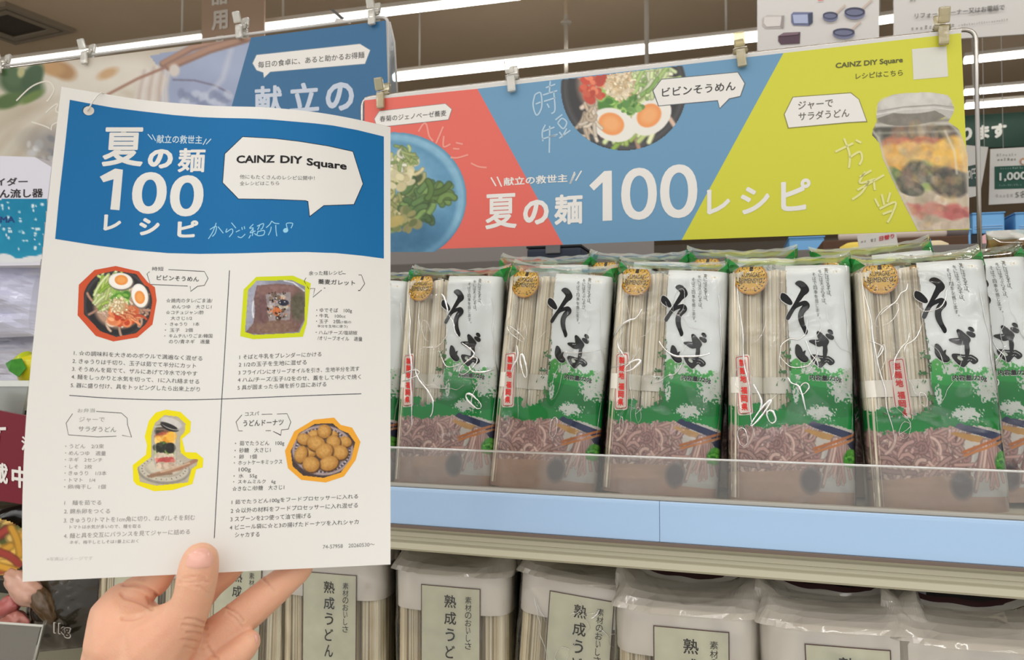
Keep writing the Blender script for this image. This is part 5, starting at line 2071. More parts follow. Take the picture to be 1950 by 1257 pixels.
# yellow bottle shaped like a citrus with a green printed leaf
q = PY(75, 690, 0.815)
t = thing('citrus_bottle', 'yellow citrus shaped bottle with a green leaf, beside the flyer edge', 'bottle', PY(60, 728, 0.815))
o = Vector(t.location)
s1 = 0.815 / 0.78 * 0.00050
bm = bmesh.new()
lathe(bm, [(0.012, 0.0), (0.020, 0.002), (0.0255, 0.018), (0.0265, 0.026), (0.022, 0.034), (0.010, 0.038), (0.002, 0.039)], (0.008, 0, 0), 32)
link('bottle_body', bm_mesh(bm), mat('citrus_yellow', (214, 206, 30), 0.3, coat=0.3), smooth=True).parent = t
bm = bmesh.new()
lathe(bm, [(0.0145, 0.010), (0.013, 0.004), (0.0085, -0.006), (0.0035, -0.014), (0.0012, -0.0175)], (-0.004, -0.012, 0.028), 20, 'X')
link('spout', bm_mesh(bm), mat('citrus_lime', (190, 206, 30), 0.3, coat=0.3), smooth=True).parent = t
bm = bmesh.new()
P = [(-0.020, -0.0225, 0.026), (-0.004, -0.0275, 0.031), (0.014, -0.0285, 0.033), (0.022, -0.028, 0.020), (0.010, -0.0285, 0.008), (-0.008, -0.0272, 0.016)]
f = [bm.verts.new(p) for p in P] + [bm.verts.new((p[0], p[1] + 0.001, p[2])) for p in P]
bm.faces.new(f[:6])
bm.faces.new(list(reversed(f[6:])))
for i in range(6):
    bm.faces.new((f[(i + 1) % 6], f[i], f[i + 6], f[(i + 1) % 6 + 6]))
link('leaf', bm_mesh(bm), mat('leaf_green', (52, 136, 22), 0.4, var=0.4, vscale=140)).parent = t

# maroon sign
A = Art()
A.frame(0, 560, 2.993)
A.text('方', -60, 860, 2, 868, 110, (232, 228, 224), 0.03)
A.text('ー', -10, 778, 34, 776, 18, (232, 228, 224), 0.03)
A.text('満', 122, 890, 196, 905, 82, (232, 228, 224), 0.03)
A.text('掲', -150, 1058, -40, 1070, 116, (232, 228, 224), 0.035)
A.text('載', -38, 1070, 45, 1085, 116, (232, 228, 224), 0.035)
A.text('中', 66, 1098, 158, 1112, 122, (232, 228, 224), 0.035)
board('maroon_sign', 'tilted dark red shelf sign with white characters, left of the flyer', 'sign', [(-150, 754), (60, 794), (52, 962), (-150, 930)], 0.70, 0.004, (118, 8, 34), A,
      mat('sign_maroon', (112, 4, 30), 0.3))

# dried snack bags and a clear bin below it
t, o = pillow('snack_bag', 'shiny black bag printed with yellow and red food, under the red sign', 'bag', [(-140, 946), (72, 956), (66, 1106), (-140, 1102)], 0.76, 0.03,
              mat('snack_black_film', (30, 27, 22), 0.18, coat=0.7), 0.008, seed=2, n=40, soft=True)
A = Art()
c = Canvas(-120, 985, 60, 1098, 2.5, (40, 30, 24), 5)
c.strands(-30, 1035, 90, 30, 44, 90, 13, [(206, 170, 84), (226, 190, 110), (176, 60, 62), (150, 36, 50), (190, 140, 60), (90, 96, 50)], ang=-0.35, curl=0.5)
c.strands(-30, 1070, 90, 20, 26, 70, 10, [(214, 160, 60), (230, 184, 90), (170, 70, 60)], ang=-0.3, curl=0.5)
c.a *= (((c.X + 30) / 92) ** 2 + ((c.Y - 1042) / 58) ** 2) < 1
A.canvas(c, 1)
LL = lift_Y(0.715)
oS = o
A.build('food_picture', lambda x, y, off: LL(x, y, off) - oS, PRINT_GLOSS, None, 0.0002).parent = t
t, o = pillow('dried_food_bag', 'dark see-through bag of dried pieces marked 1kg, left of the hand', 'bag', [(60, 1085), (205, 1080), (192, 1230), (48, 1245)], 0.72, 0.02,
              mat('dried_bag_film', (44, 38, 28), 0.22, coat=0.4, var=0.5, vscale=30), 0.004, seed=8, n=40, soft=True)
A = Art()
A.frame(0, 940, 3.964)
A.text('1kg', 402, 1080, 535, 1098, 110, (206, 200, 190), 0.06, 1)
A.text('1kg', 412, 1072, 528, 1090, 96, (70, 62, 54), 0.03, 3)
LK = lift_Y(0.6955)
oK = o
A.build('weight_print', lambda x, y, off: LK(x, y, off) - oK, PRINT_GLOSS, None, 0.0002).parent = t
for i, (px, py, rr, cc, lab) in enumerate(((48, 1120, 0.020, (206, 160, 140), 'large pink brown dried piece in the clear bin'),
                                           (12, 1160, 0.016, (178, 96, 92), 'reddish dried piece at the left edge of the clear bin'),
                                           (26, 1178, 0.014, (190, 120, 108), 'small reddish dried piece low in the clear bin'),
                                           (84, 1150, 0.015, (88, 66, 40), 'dark brown dried piece beside the 1kg bag'))):
    q = PY(px, py, 0.70)
    bm = bmesh.new()
    bmesh.ops.create_icosphere(bm, subdivisions=4, radius=1.0)
    for v in bm.verts:
        d = 1 + 0.25 * mnoise.noise(v.co * 1.6 + Vector((i * 5, 0, 0))) + 0.08 * mnoise.noise(v.co * 5)
        v.co = Vector((v.co.x * rr * 1.5, v.co.y * rr * 0.7, v.co.z * rr * 0.8)) * d
    bmesh.ops.rotate(bm, verts=bm.verts, cent=(0, 0, 0), matrix=Matrix.Rotation((0.5, -0.6, 0.2, 0.9)[i], 3, 'Y'))
    h = link('dried_piece', bm_mesh(bm), mat('dried_piece_%d' % i, cc, 0.35, coat=0.4, var=0.2, vscale=60), smooth=True)
    h.location = q
    tag(h, lab, 'dried food', 'dried pieces in the clear bin')
t = thing('clear_bin', 'clear acrylic bin at the lower left corner', 'bin', PY(0, 1262, 0.66))
o = Vector(t.location)
M_BIN = clear_mat('bin_acrylic', (244, 246, 242), 0.12, 1.0, 0.06, 0.28, (180, 176, 168))
M_BINE = mat('bin_edge', (206, 206, 198), 0.2)
P4 = [PY(-120, 1178, 0.66), PY(82, 1192, 0.66), PY(64, 1266, 0.66), PY(-120, 1266, 0.66)]
bm = bmesh.new()
hexa(bm, [p - o for p in P4] + [p - o + Vector((0, 0.003, 0)) for p in P4])
link('front_panel', bm_mesh(bm), M_BIN).parent = t
P4 = [P4[1], P4[1] + Vector((-0.010, 0.014, 0.0)), P4[2] + Vector((-0.010, 0.014, 0)), P4[2]]
bm = bmesh.new()
hexa(bm, [p - o for p in P4] + [p - o + Vector((-0.003, 0, 0)) for p in P4])
link('side_panel', bm_mesh(bm), M_BIN).parent = t
tube_obj('rim', [PY(-120, 1178, 0.66) - o, PY(82, 1192, 0.66) - o, PY(64, 1266, 0.66) - o], 0.0014, M_BINE).parent = t
# ------------------------------------------------------------------ the recipe flyer held up in front
FL_TOP = [(0.0, 165), (0.126, 178), (0.262, 191), (0.42, 199.5), (0.481, 202), (0.623, 204.5), (0.773, 213.5), (0.888, 226), (1.0, 242)]
FL_LEFT = [(165, 117), (307, 100), (541, 75), (794, 50), (961, 42.5), (1108, 43)]


def fl_uv(px, py):
    xl = interp(FL_LEFT, py)
    u = (px - xl) / (743.6 - xl)
    yt = interp(FL_TOP, max(0, min(1, u)))
    yb = 1108 - 33 * u
    return u, (py - yt) / (yb - yt), yt, yb


def fl_depth(px, py):
    u, v, yt, yb = fl_uv(px, py)
    dt = 0.385 * 505 / (670 - yt)
    db = 0.360 * 438 / (yb - 670)
    s = v + 0.012 * math.sin(math.pi * max(0, min(1, v)))
    return dt * (1 - s) + db * s


def lift_fl(px, py, off=0.0):
    return PD(px, py, fl_depth(px, py) - off)


FLO = PD(400, 700, 0.40)


def lift_flo(px, py, off=0.0):
    return lift_fl(px, py, off) - FLO


FT = thing('recipe_flyer', 'white recipe flyer with a blue header held up by a hand', 'flyer', FLO)
NU, NV = 60, 70
vs, fs = [], []
for back in (0, 1):
    for j in range(NV + 1):
        for i in range(NU + 1):
            u, v = i / NU, j / NV
            # pixel of (u,v)
            y = 640.0
            for _ in range(8):
                xl = interp(FL_LEFT, y)
                x = xl + u * (743.6 - xl)
                yt = interp(FL_TOP, u)
                y = yt + v * (1108 - 33 * u - yt)
            vs.append(lift_flo(x, y, -0.00035 if back else 0.0))
M1 = (NU + 1) * (NV + 1)
for b in (0, 1):
    for j in range(NV):
        for i in range(NU):
            a = b * M1 + j * (NU + 1) + i
            q = [a, a + NU + 1, a + NU + 2, a + 1]
            fs.append(q if b == 0 else q[::-1])
rim = []
for i in range(NU):
    rim.append([i, i + 1, M1 + i + 1, M1 + i])
    a = NV * (NU + 1) + i
    rim.append([a + 1, a, M1 + a, M1 + a + 1])
for j in range(NV):
    a = j * (NU + 1)
    rim.append([a + NU + 1, a, M1 + a, M1 + a + NU + 1])
    a = j * (NU + 1) + NU
    rim.append([a, a + NU + 1, M1 + a + NU + 1, M1 + a])
for q in rim:          # the cut edge keeps its own corners so the faces stay crisp
    b = len(vs)
    vs += [vs[k] for k in q]
    fs.append([b, b + 1, b + 2, b + 3])
M_PAPER = mat('flyer_paper', (226, 225, 221), 0.42, spec=0.35)
link('paper_sheet', mesh_from(vs, fs), M_PAPER, smooth=True).parent = FT
FLEAN = lambda x, y: 0.085 * (1 - (x - 80) / 660.0)
WH = (226, 225, 221)


def fart():
    a = Art()
    a.lean = FLEAN
    a.maxedge = 16
    return a


def fbuild(a, name, m=None):
    h = a.build(name, lift_flo, m or PRINT, None, 0.00005)
    h.parent = FT
    return h


# --- blue header
HB = (0, 106, 166)
A = fart()
top = [(133, 190), (170, 197), (215, 205), (270, 212), (330, 219), (380, 223), (418, 224.5), (470, 225.5), (507, 227), (560, 231.5), (600, 235), (634, 239), (680, 247.5), (731, 260)]
bot = [(731, 492.5), (690, 487), (640, 482), (584, 480), (520, 480.5), (450, 482.5), (380, 483.5), (320, 482), (250, 476), (180, 467), (105, 455)]
lft = [(112, 380), (123, 285)]
A.poly(top + bot + lft, HB, 1, tr=False)
A.frame(90, 160, 3.927)
A.text('夏', 405, 616, 712, 616, 292, WH, 0.022, 2)
A.text('の', 748, 632, 935, 632, 145, WH, 0.05, 2)
A.text('麺', 972, 660, 1176, 660, 180, WH, 0.026, 2)
A.text('献立の救世主', 818, 442, 1157, 448, 62, (206, 226, 234), 0.01, 2)
for st in ([(752, 375), (785, 415)], [(785, 378), (810, 425)], [(1190, 410), (1165, 455)], [(1225, 410), (1188, 450)]):
    A.stroke(st, 6, (206, 226, 234), 2)
A.poly([(393, 693), (508, 632), (566, 641), (540, 944), (472, 938), (496, 712), (420, 735)], WH, 2)
A.text('0', 625, 972, 883, 970, 312, WH, 0.02, 2, 6)
A.text('0', 910, 992, 1160, 988, 308, WH, 0.02, 2, 6)
A.text('レ', 418, 1096, 549, 1096, 120, WH, 0.04, 2)
A.text('シ', 683, 1132, 836, 1132, 130, WH, 0.045, 2)
A.text('ピ', 970, 1148, 1124, 1148, 128, WH, 0.04, 2)
A.frame(380, 180, 3.927)
ob = [(322, 313), (560, 326), (753, 349), (960, 382), (1149, 423), (1185, 540), (1226, 668), (1157, 825), (930, 833), (821, 918), (808, 803), (790, 796), (540, 786), (289, 783), (169, 660), (178, 540), (185, 442)]
A.poly(ob, (14, 38, 60), 2)
ib = [(323, 318), (560, 331), (752, 354), (958, 387), (1145, 428), (1180, 540), (1220, 668), (1153, 820), (928, 828), (825, 908), (813, 798), (792, 791), (540, 781), (292, 778), (175, 658), (184, 540), (191, 445)]
A.poly(ib, WH, 3)
BKI = (22, 22, 26)
A.text('CAINZ', 275, 514, 560, 510, 58, BKI, 0.035, 4)
A.text('DIY', 603, 512, 768, 519, 57, BKI, 0.035, 4)
A.text('Square', 800, 545, 1100, 580, 72, BKI, 0.035, 4)
A.text('他にもたくさんのレシピ公開中！', 300, 630, 860, 642, 32, (78, 78, 80), 0, 4)
A.text('全レシピはこちら', 300, 680, 595, 677, 30, (78, 78, 80), 0, 4)
HWC = (150, 206, 232)
for st in ([(78, 1010), (125, 985), (118, 1035), (95, 1062)], [(125, 960), (100, 1025), (66, 1080)], [(138, 988), (178, 1038)],
           [(238, 958), (272, 1000)], [(205, 1003), (198, 1030), (240, 1005), (248, 1030), (222, 1066)],
           [(272, 1028), (302, 1014)], [(285, 1062), (312, 1070), (342, 1043)], [(316, 992), (320, 1012)], [(334, 985), (338, 1006)],
           [(402, 970), (374, 1000), (402, 998), (378, 1035), (418, 1020)], [(402, 1008), (394, 1058)], [(382, 1050), (368, 1076)], [(410, 1038), (425, 1052)],
           [(430, 985), (478, 965), (468, 1002), (455, 1008)], [(452, 975), (434, 1012)], [(438, 1020), (432, 1054), (478, 1050), (484, 1018), (440, 1024)],
           [(540, 945), (525, 972), (498, 996)], [(540, 947), (562, 962), (596, 966)], [(536, 988), (530, 1020), (514, 1052)], [(570, 975), (572, 1020), (578, 1060)],
           [(660, 1012), (650, 966), (692, 962), (695, 975), (684, 1000)]):
    A.stroke(st, 6.5, HWC, 2)
A.ell(644, 1016, 20, 17, HWC, 2, -0.4)
fbuild(A, 'blue_header')

# --- recipe text and rules
T1, T2, T3 = (84, 83, 84), (66, 65, 66), (162, 160, 158)  # ink greys; left-hand recipe text paled, glare put into its colour
A = fart()
A.frame(0, 0, 1)
A.stroke([(132, 753), (205, 758), (281, 761), (350, 761.5), (420, 760), (520, 756), (610, 752.5), (688, 750)], 1.5, (60, 62, 74), 1)
A.stroke([(437, 515), (428, 670), (420, 800), (408, 1025)], 1.5, (60, 62, 74), 1)
A.frame(90, 480, 4.334)
A.text('時短', 865, 155, 958, 155, 33, T2)
for st in ([(1000, 145), (1297, 160), (1327, 218), (1297, 275), (1240, 283), (1183, 325), (1180, 283)], [(1160, 281), (850, 267), (823, 180), (845, 162)]):
    A.stroke(st, 5, (50, 48, 50), 1, smooth=False)
A.text('ビビンそうめん', 903, 230, 1250, 244, 40, T2, 0.012)
for t, a, b, c_, d, h in (('☆焼肉のタレ/ごま油/', 980, 418, 1362, 418, 36), ('めんつゆ　大さじ1', 1028, 468, 1354, 468, 33), ('☆コチュジャン/酢', 978, 515, 1290, 515, 33),
                          ('大さじ1/2', 1018, 562, 1195, 562, 32), ('・ きゅうり　1本', 972, 610, 1255, 610, 31), ('・ 玉子　2個', 970, 660, 1200, 660, 32),
                          ('・ キムチ/いりごま/韓国', 965, 708, 1362, 709, 33), ('のり/青ネギ　適量', 1003, 756, 1340, 757, 35),
                          ('1. ☆の調味料を大きめのボウルで満遍なく混ぜる', 218, 852, 1278, 898, 40), ('2. きゅうりは千切り、玉子は茹でて半分にカット', 207, 918, 1226, 960, 40),
                          ('3. そうめんを茹でて、ザルにあげて冷水で冷やす', 203, 983, 1236, 1024, 40), ('4. 麺をしっかりと水気を切って、1に入れ絡ませる', 198, 1048, 1252, 1090, 40),
                          ('5. 器に盛り付け、具をトッピングしたら出来上がり', 192, 1118, 1258, 1153, 40)):
    A.text(t, a, b, c_, d, h, T1, 0.0)
A.frame(420, 480, 4.335)
A.text('余った麺レシピ', 728, 193, 1005, 188, 36, T2)
for st in ([(1003, 178), (1163, 190), (1190, 262), (1150, 318), (852, 297)], [(835, 313), (763, 373), (778, 300), (727, 304), (690, 240), (706, 212)]):
    A.stroke(st, 5, (50, 48, 50), 1, smooth=False)
A.text('蕎麦ガレット', 805, 264, 1110, 277, 42, T2, 0.015)
for t, a, b, c_, d, h in (('・ゆでそば　100g', 790, 503, 1085, 507, 42), ('・牛乳　100cc', 788, 541, 1032, 545, 32), ('・玉子　2個', 788, 588, 985, 590, 33), ('(1個の', 990, 592, 1078, 594, 26),
                          ('半分を生地に使う)', 800, 627, 1048, 630, 28), ('・ハム/チーズ/塩胡椒', 785, 680, 1128, 685, 35), ('/オリーブオイル　適量', 800, 727, 1170, 736, 36),
                          ('1 そばと牛乳をブレンダーにかける', 155, 887, 832, 862, 40), ('2 1/2の玉子を生地に混ぜる', 150, 950, 710, 929, 40),
                          ('3 フライパンにオリーブオイルを引き、生地半分を流す', 147, 1015, 1145, 982, 40), ('4 ハム/チーズ/玉子1/2をのせ、蓋をして中火で焼く', 142, 1075, 1158, 1049, 40),
                          ('5 具が固まったら端を折り皿にあげる', 140, 1140, 872, 1110, 40)):
    A.text(t, a, b, c_, d, h, T2, 0.0)
A.frame(40, 750, 3.492)
A.text('お弁当', 375, 125, 490, 123, 27, T3)
for st in ([(500, 117), (668, 128), (706, 162), (708, 205), (735, 288), (672, 276)], [(634, 282), (510, 287), (315, 273), (300, 195), (343, 132)]):
    A.stroke(st, 4, (84, 82, 82), 1, smooth=False)
A.text('ジャーで', 385, 187, 555, 188, 33, T3)
A.text('サラダうどん', 380, 250, 632, 256, 36, (130, 128, 126))
for t, a, b, c_, d, h in (('・うどん　2/3束', 292, 363, 550, 364, 30), ('・めんつゆ　適量', 292, 408, 563, 411, 30), ('・ネギ　2センチ', 290, 451, 540, 453, 28), ('・しそ　2枚', 290, 498, 472, 499, 28),
                          ('・きゅうり　1/3本', 288, 542, 567, 543, 30), ('・トマト　1/4', 287, 586, 493, 587, 26), ('・卵/梅干し　1個', 285, 633, 562, 633, 30),
                          ('1　麺を茹でる', 287, 741, 533, 739, 32), ('2. 錦糸卵をつくる', 285, 798, 590, 796, 33), ('3. きゅうり/トマトを1cm角に切り、ねぎ/しそを刻む', 283, 860, 1155, 840, 36),
                          ('トマトは水気が多いので、種を取る', 322, 899, 795, 893, 26), ('4. 麺と具を交互にバランスを見てジャーに詰める', 283, 963, 1122, 934, 35),
                          ('ネギ、梅干しとしそは1番上におく', 322, 1001, 780, 991, 25)):
    A.text(t, a, b, c_, d, h, (148, 146, 144), 0.0)
A.text('※写真はイメージです', 168, 1112, 475, 1105, 25, (204, 202, 198))
A.frame(400, 750, 3.492)
A.text('コスパ', 232, 148, 325, 143, 26, T2)
for st in ([(343, 137), (512, 132), (537, 188), (520, 235), (475, 240), (470, 275), (420, 250)], [(405, 245), (190, 247), (173, 187), (212, 140)]):
    A.stroke(st, 4, (50, 48, 50), 1, smooth=False)
A.text('うどんドーナツ', 220, 216, 487, 208, 40, T2, 0.012)
for t, a, b, c_, d, h in (('・ 茹でたうどん　100g', 165, 350, 493, 347, 36), ('・ 砂糖　大さじ1', 163, 393, 402, 388, 32), ('・ 卵　1個', 160, 435, 310, 432, 30), ('・ ホットケーキミックス', 158, 475, 480, 466, 30),
                          ('100g', 190, 525, 270, 523, 34), ('・ 水　55g', 155, 565, 312, 563, 33), ('・ スキムミルク　6g', 153, 603, 435, 600, 31), ('☆きなこ/砂糖　大さじ1', 147, 648, 493, 636, 32),
                          ('1 茹でたうどん100gをフードプロセッサーに入れる', 143, 741, 983, 701, 35), ('2 ☆以外の材料をフードプロセッサーに入れ混ぜる', 137, 795, 982, 757, 34), ('3 スプーンを2つ使って油で揚げる', 135, 851, 670, 827, 34),
                          ('4 ビニール袋に☆と3の揚げたドーナツを入れシャカ', 130, 906, 987, 867, 34), ('シャカする', 165, 956, 328, 951, 33)):
    A.text(t, a, b, c_, d, h, T2, 0.0)
A.text('74-57958　20260530〜', 750, 1031, 1095, 1014, 25, (120, 118, 118))
fbuild(A, 'recipe_text')

# --- the four recipe pictures
A = fart()
A.frame(90, 480, 4.334)
pl = [(565, 115), (757, 160), (830, 250), (888, 290), (903, 400), (868, 598), (745, 705), (545, 738), (400, 692), (250, 522), (260, 270), (390, 148)]
A.poly(pl, (206, 84, 48), 1)
c = Canvas(285, 140, 870, 705, 4.2, (206, 84, 48), 1)
noodle_bowl(c, 578, 425, 288, -0.25)
c.mask([(560, 152), (735, 180), (800, 270), (855, 300), (870, 400), (840, 570), (730, 672), (570, 702), (440, 655), (300, 510), (300, 300), (410, 185)])
A.canvas(c, 2)
fbuild(A, 'bibim_noodle_picture')

A = fart()
A.frame(420, 480, 4.335)
A.poly([(295, 205), (597, 195), (745, 258), (735, 330), (712, 590), (680, 700), (270, 720), (163, 695), (190, 310)], (204, 214, 20), 1)
c = Canvas(200, 228, 706, 690, 4.0, (136, 138, 154), 2)
c.ell(300, 420, 150, 230, (160, 162, 178), 0, 0.5)
c.line([(270, 410), (262, 480), (272, 540)], 12, (226, 226, 232), 10)
c.line([(525, 236), (600, 252), (690, 320)], 10, (220, 220, 226), 8)
c.poly([(300, 275), (470, 262), (612, 275), (690, 330), (690, 560), (640, 660), (420, 660), (330, 680), (200, 670), (270, 590), (285, 480), (275, 380)], (122, 94, 90))
c.ell(640, 440, 60, 130, (92, 88, 72), 0, 0.5)
c.ell(480, 320, 160, 50, (134, 102, 98), 0, 0.6)
c.ell(430, 620, 160, 50, (132, 106, 92), 0, 0.6)
c.ell(340, 480, 50, 120, (112, 84, 84), 0, 0.5)
c.poly([(372, 350), (580, 330), (572, 560), (400, 570)], (150, 140, 140))
c.blobs(475, 450, 100, 100, 50, 20, [(166, 158, 160), (120, 104, 92), (90, 70, 60), (176, 166, 150), (140, 132, 136)])
c.ell(520, 418, 44, 26, (34, 38, 58), 0.1, 0.3)
c.ell(465, 490, 34, 36, (196, 110, 62), 0.4, 0.3)
c.blobs(475, 460, 90, 95, 60, 7, [(46, 34, 30), (58, 44, 36), (196, 120, 66), (206, 196, 190)])
c.blobs(460, 340, 90, 12, 20, 5, [(60, 46, 40), (80, 62, 54)])
c.ell(480, 625, 150, 60, (130, 102, 88), 0, 0.4, 0.6)
c.grain(16, 22, 3)
c.mask([(300, 235), (585, 230), (702, 285), (695, 570), (650, 668), (280, 686), (200, 660), (225, 315)])
A.canvas(c, 2)
fbuild(A, 'soba_galette_picture')

A = fart()
A.frame(40, 750, 3.492)
A.poly([(965, 105), (1060, 120), (1130, 185), (1125, 255), (1070, 300), (1092, 388), (1165, 390), (1213, 430), (1208, 490), (1165, 502), (1140, 600), (1010, 640), (885, 648), (768, 605),
        (747, 580), (742, 475), (830, 405), (838, 340), (822, 285), (850, 180), (895, 125)], (236, 222, 8), 1)
c = Canvas(768, 135, 1185, 618, 3.6, (184, 176, 158), 7)
c.ell(950, 510, 175, 92, (150, 144, 132), 0.05, 0.05)
c.ell(950, 500, 165, 84, (196, 190, 174), 0.05, 0.08)
c.ell(950, 494, 128, 62, (170, 162, 146), 0.05, 0.1)
c.ell(950, 488, 118, 54, (206, 198, 180), 0.05, 0.3)
for k in range(26):
    a = 2 * math.pi * k / 26
    c.ell(950 + 146 * math.cos(a), 497 + 73 * math.sin(a), 6, 3, (120, 112, 100), a, 0.4)
c.line([(870, 545), (960, 520), (1060, 495), (1165, 440)], 28, (168, 128, 104), 8)
c.line([(930, 520), (1000, 502), (1120, 460)], 9, (206, 176, 148), 6)
c.line([(850, 550), (900, 540), (1000, 530)], 16, (146, 118, 96), 8)
jar(c, 958, 210, 150, 280, 0.0)
c.ell(990, 218, 66, 28, (44, 42, 42), 0.35, 0.1)
c.ell(1000, 200, 78, 36, (176, 172, 166), 0.35, 0.08)
c.ell(1000, 192, 74, 30, (206, 202, 196), 0.35, 0.2)
c.ell(985, 212, 60, 14, (50, 48, 48), 0.38, 0.2)
c.grain(8, 20, 5)
c.mask([(955, 140), (1040, 150), (1095, 200), (1090, 250), (1060, 285), (1062, 392), (1110, 430), (1180, 435), (1168, 475), (1135, 500), (1110, 590), (900, 612), (790, 585), (772, 490), (865, 420),
        (866, 260), (890, 195)])
A.canvas(c, 2)
fbuild(A, 'salad_jar_picture')

A = fart()
A.frame(400, 750, 3.492)
A.poly([(690, 172), (825, 158), (868, 206), (945, 225), (1000, 320), (968, 440), (890, 550), (770, 590), (605, 572), (518, 495), (498, 380), (560, 250)], (234, 166, 50), 1)
c = Canvas(530, 190, 972, 562, 3.4, (70, 58, 56), 4)
c.ell(750, 376, 216, 176, (72, 62, 64), 0.05, 0.04)
c.ell(750, 376, 204, 166, (166, 148, 146), 0.05, 0.05)
c.ell(750, 376, 186, 150, (74, 68, 80), 0.05, 0.04)
c.ell(750, 376, 168, 136, (176, 166, 170), 0.05, 0.06)
for k in range(44):
    a = 2 * math.pi * k / 44
    c.ell(750 + 176 * math.cos(a), 376 + 142 * math.sin(a), 9, 5, (190, 178, 178), a, 0.3)
c.ell(750, 376, 158, 126, (84, 74, 78), 0.05, 0.2)
for (x, y, rx, ry, ro) in ((690, 272, 40, 30, -0.3), (820, 272, 30, 24, 0), (625, 302, 48, 38, 0.2), (760, 250, 44, 46, 0.8), (900, 318, 42, 34, 0.3), (820, 320, 46, 44, 0), (670, 385, 40, 34, 0),
                           (705, 330, 62, 50, 0.3), (605, 402, 40, 58, 0.3), (865, 390, 52, 48, 0), (760, 382, 58, 50, -0.4), (790, 462, 64, 48, -0.3), (672, 468, 56, 52, 0.2)):
    c.ell(x + 3, y + 6, rx + 5, ry + 4, (84, 56, 32), ro, 0.2)
    c.ell(x, y, rx, ry, (172, 122, 58), ro, 0.12)
    c.ell(x - 5, y - 7, rx * 0.75, ry * 0.7, (202, 154, 84), ro, 0.8)
c.grain(14, 10, 6)
c.mask([(700, 198), (815, 194), (858, 235), (920, 262), (966, 325), (940, 430), (868, 525), (755, 560), (620, 545), (548, 480), (535, 380), (590, 262)])
A.canvas(c, 2)
fbuild(A, 'doughnut_picture')

# --- tag string through the punched hole
A = fart()
A.frame(90, 160, 3.927)
A.ell(306, 197, 44, 37, (30, 74, 104), 3)  # dark upper left rim: shade of the hole's depth, painted on
A.ell(310, 200, 41, 34, (214, 210, 202), 4)
fbuild(A, 'punched_hole')
P = [lift_fl(167, 211, 0.0006), lift_fl(171, 204, 0.0012), lift_fl(176, 194, 0.0025), lift_fl(185, 182, 0.003), lift_fl(193, 176.5, 0.0015), lift_fl(199, 178.5, -0.0012)]
tube_obj('string', [p - FLO for p in P], 0.00035, mat('string_white', (226, 222, 214), 0.6), None, 8).parent = FT

# ------------------------------------------------------------------ the hand
def hp(a, b, t):
    return PD(130 + a / 4.149, 1000 + b / 4.149, t)


DF = 0.372   # distance of the sheet's lower edge here
ch = [
    # (name, [(a, b, distance, radius in drawing units)])
    [(1045, 280, 0.3612, 146), (1030, 350, 0.3610, 160), (1016, 430, 0.3610, 163), (1000, 520, 0.3616, 160), (975, 620, 0.3630, 160), (925, 710, 0.3652, 172), (850, 810, 0.3690, 215),
     (720, 930, 0.3740, 295), (640, 1080, 0.3780, 345), (600, 1320, 0.382, 365), (600, 1600, 0.388, 355)],
    [(1046, 262, 0.3616, 126), (1045, 280, 0.3612, 146)],
    # web and palm edge towards the index finger
    [(640, 1080, 0.380, 330), (480, 900, 0.3800, 330), (400, 740, 0.3805, 230), (430, 620, 0.3830, 165)],
    [(560, 1250, 0.384, 400), (470, 1020, 0.382, 340)],
    # index finger, passing behind the sheet
    [(400, 740, 0.3825, 215), (470, 600, 0.3840, 150), (580, 505, 0.3850, 128), (690, 440, 0.3860, 118), (760, 330, 0.3850, 110), (800, 200, 0.3830, 104), (820, 80, 0.381, 92)],
    # middle finger behind the thumb
    [(760, 900, 0.392, 220), (960, 640, 0.396, 140), (1120, 470, 0.3955, 118), (1240, 380, 0.394, 108), (1340, 270, 0.390, 100), (1400, 170, 0.3865, 90)],
    # ring finger pointing up to the right
    [(860, 1080, 0.390, 260), (1080, 960, 0.3895, 195), (1195, 870, 0.3885, 168), (1320, 765, 0.3885, 153), (1470, 640, 0.3895, 147), (1600, 530, 0.3915, 137), (1710, 440, 0.3935, 122), (1800, 375, 0.3950, 106),
     (1850, 335, 0.3955, 88)],
    # little finger curled at the bottom
    [(900, 1250, 0.388, 230), (1120, 1180, 0.3830, 150), (1270, 1070, 0.3800, 128), (1375, 980, 0.3785, 112), (1430, 925, 0.3785, 92), (1442, 905, 0.379, 78)],
]
bm = bmesh.new()
HO = hp(700, 900, 0.376)


def capsule(bm, p0, r0, p1, r1):
    d = p1 - p0
    n = max(2, int(d.length / (min(r0, r1) * 0.25)))
    for i in range(n + 1):
        t = i / n
        r_ = bmesh.ops.create_icosphere(bm, subdivisions=2, radius=r0 + (r1 - r0) * t)
        bmesh.ops.translate(bm, verts=r_['verts'], vec=p0 + d * t)


for chain in ch:
    pts = [(hp(a, b, t), r / 4.149 * t / FPX) for a, b, t, r in chain]
    for (p0, r0), (p1, r1) in zip(pts[:-1], pts[1:]):
        capsule(bm, p0 - HO, r0, p1 - HO, r1)
raw = bm_mesh(bm)
tmp = bpy.data.objects.new('hand_form', raw)
COL.objects.link(tmp)
md = tmp.modifiers.new('r', 'REMESH')
md.mode = 'VOXEL'
md.voxel_size = 0.0009
md2 = tmp.modifiers.new('s', 'SMOOTH')
md2.factor = 0.5
md2.iterations = 14
dg = bpy.context.evaluated_depsgraph_get()
dg.update()
hand_me = bpy.data.meshes.new_from_object(tmp.evaluated_get(dg))
bpy.data.objects.remove(tmp)
bpy.data.meshes.remove(raw)
hand_me.name = 'hand'


def project(p):
    d = p - CAM
    z = d.dot(CF)
    return CX + FPX * d.dot(CR) / z, CY - FPX * d.dot(CU) / z


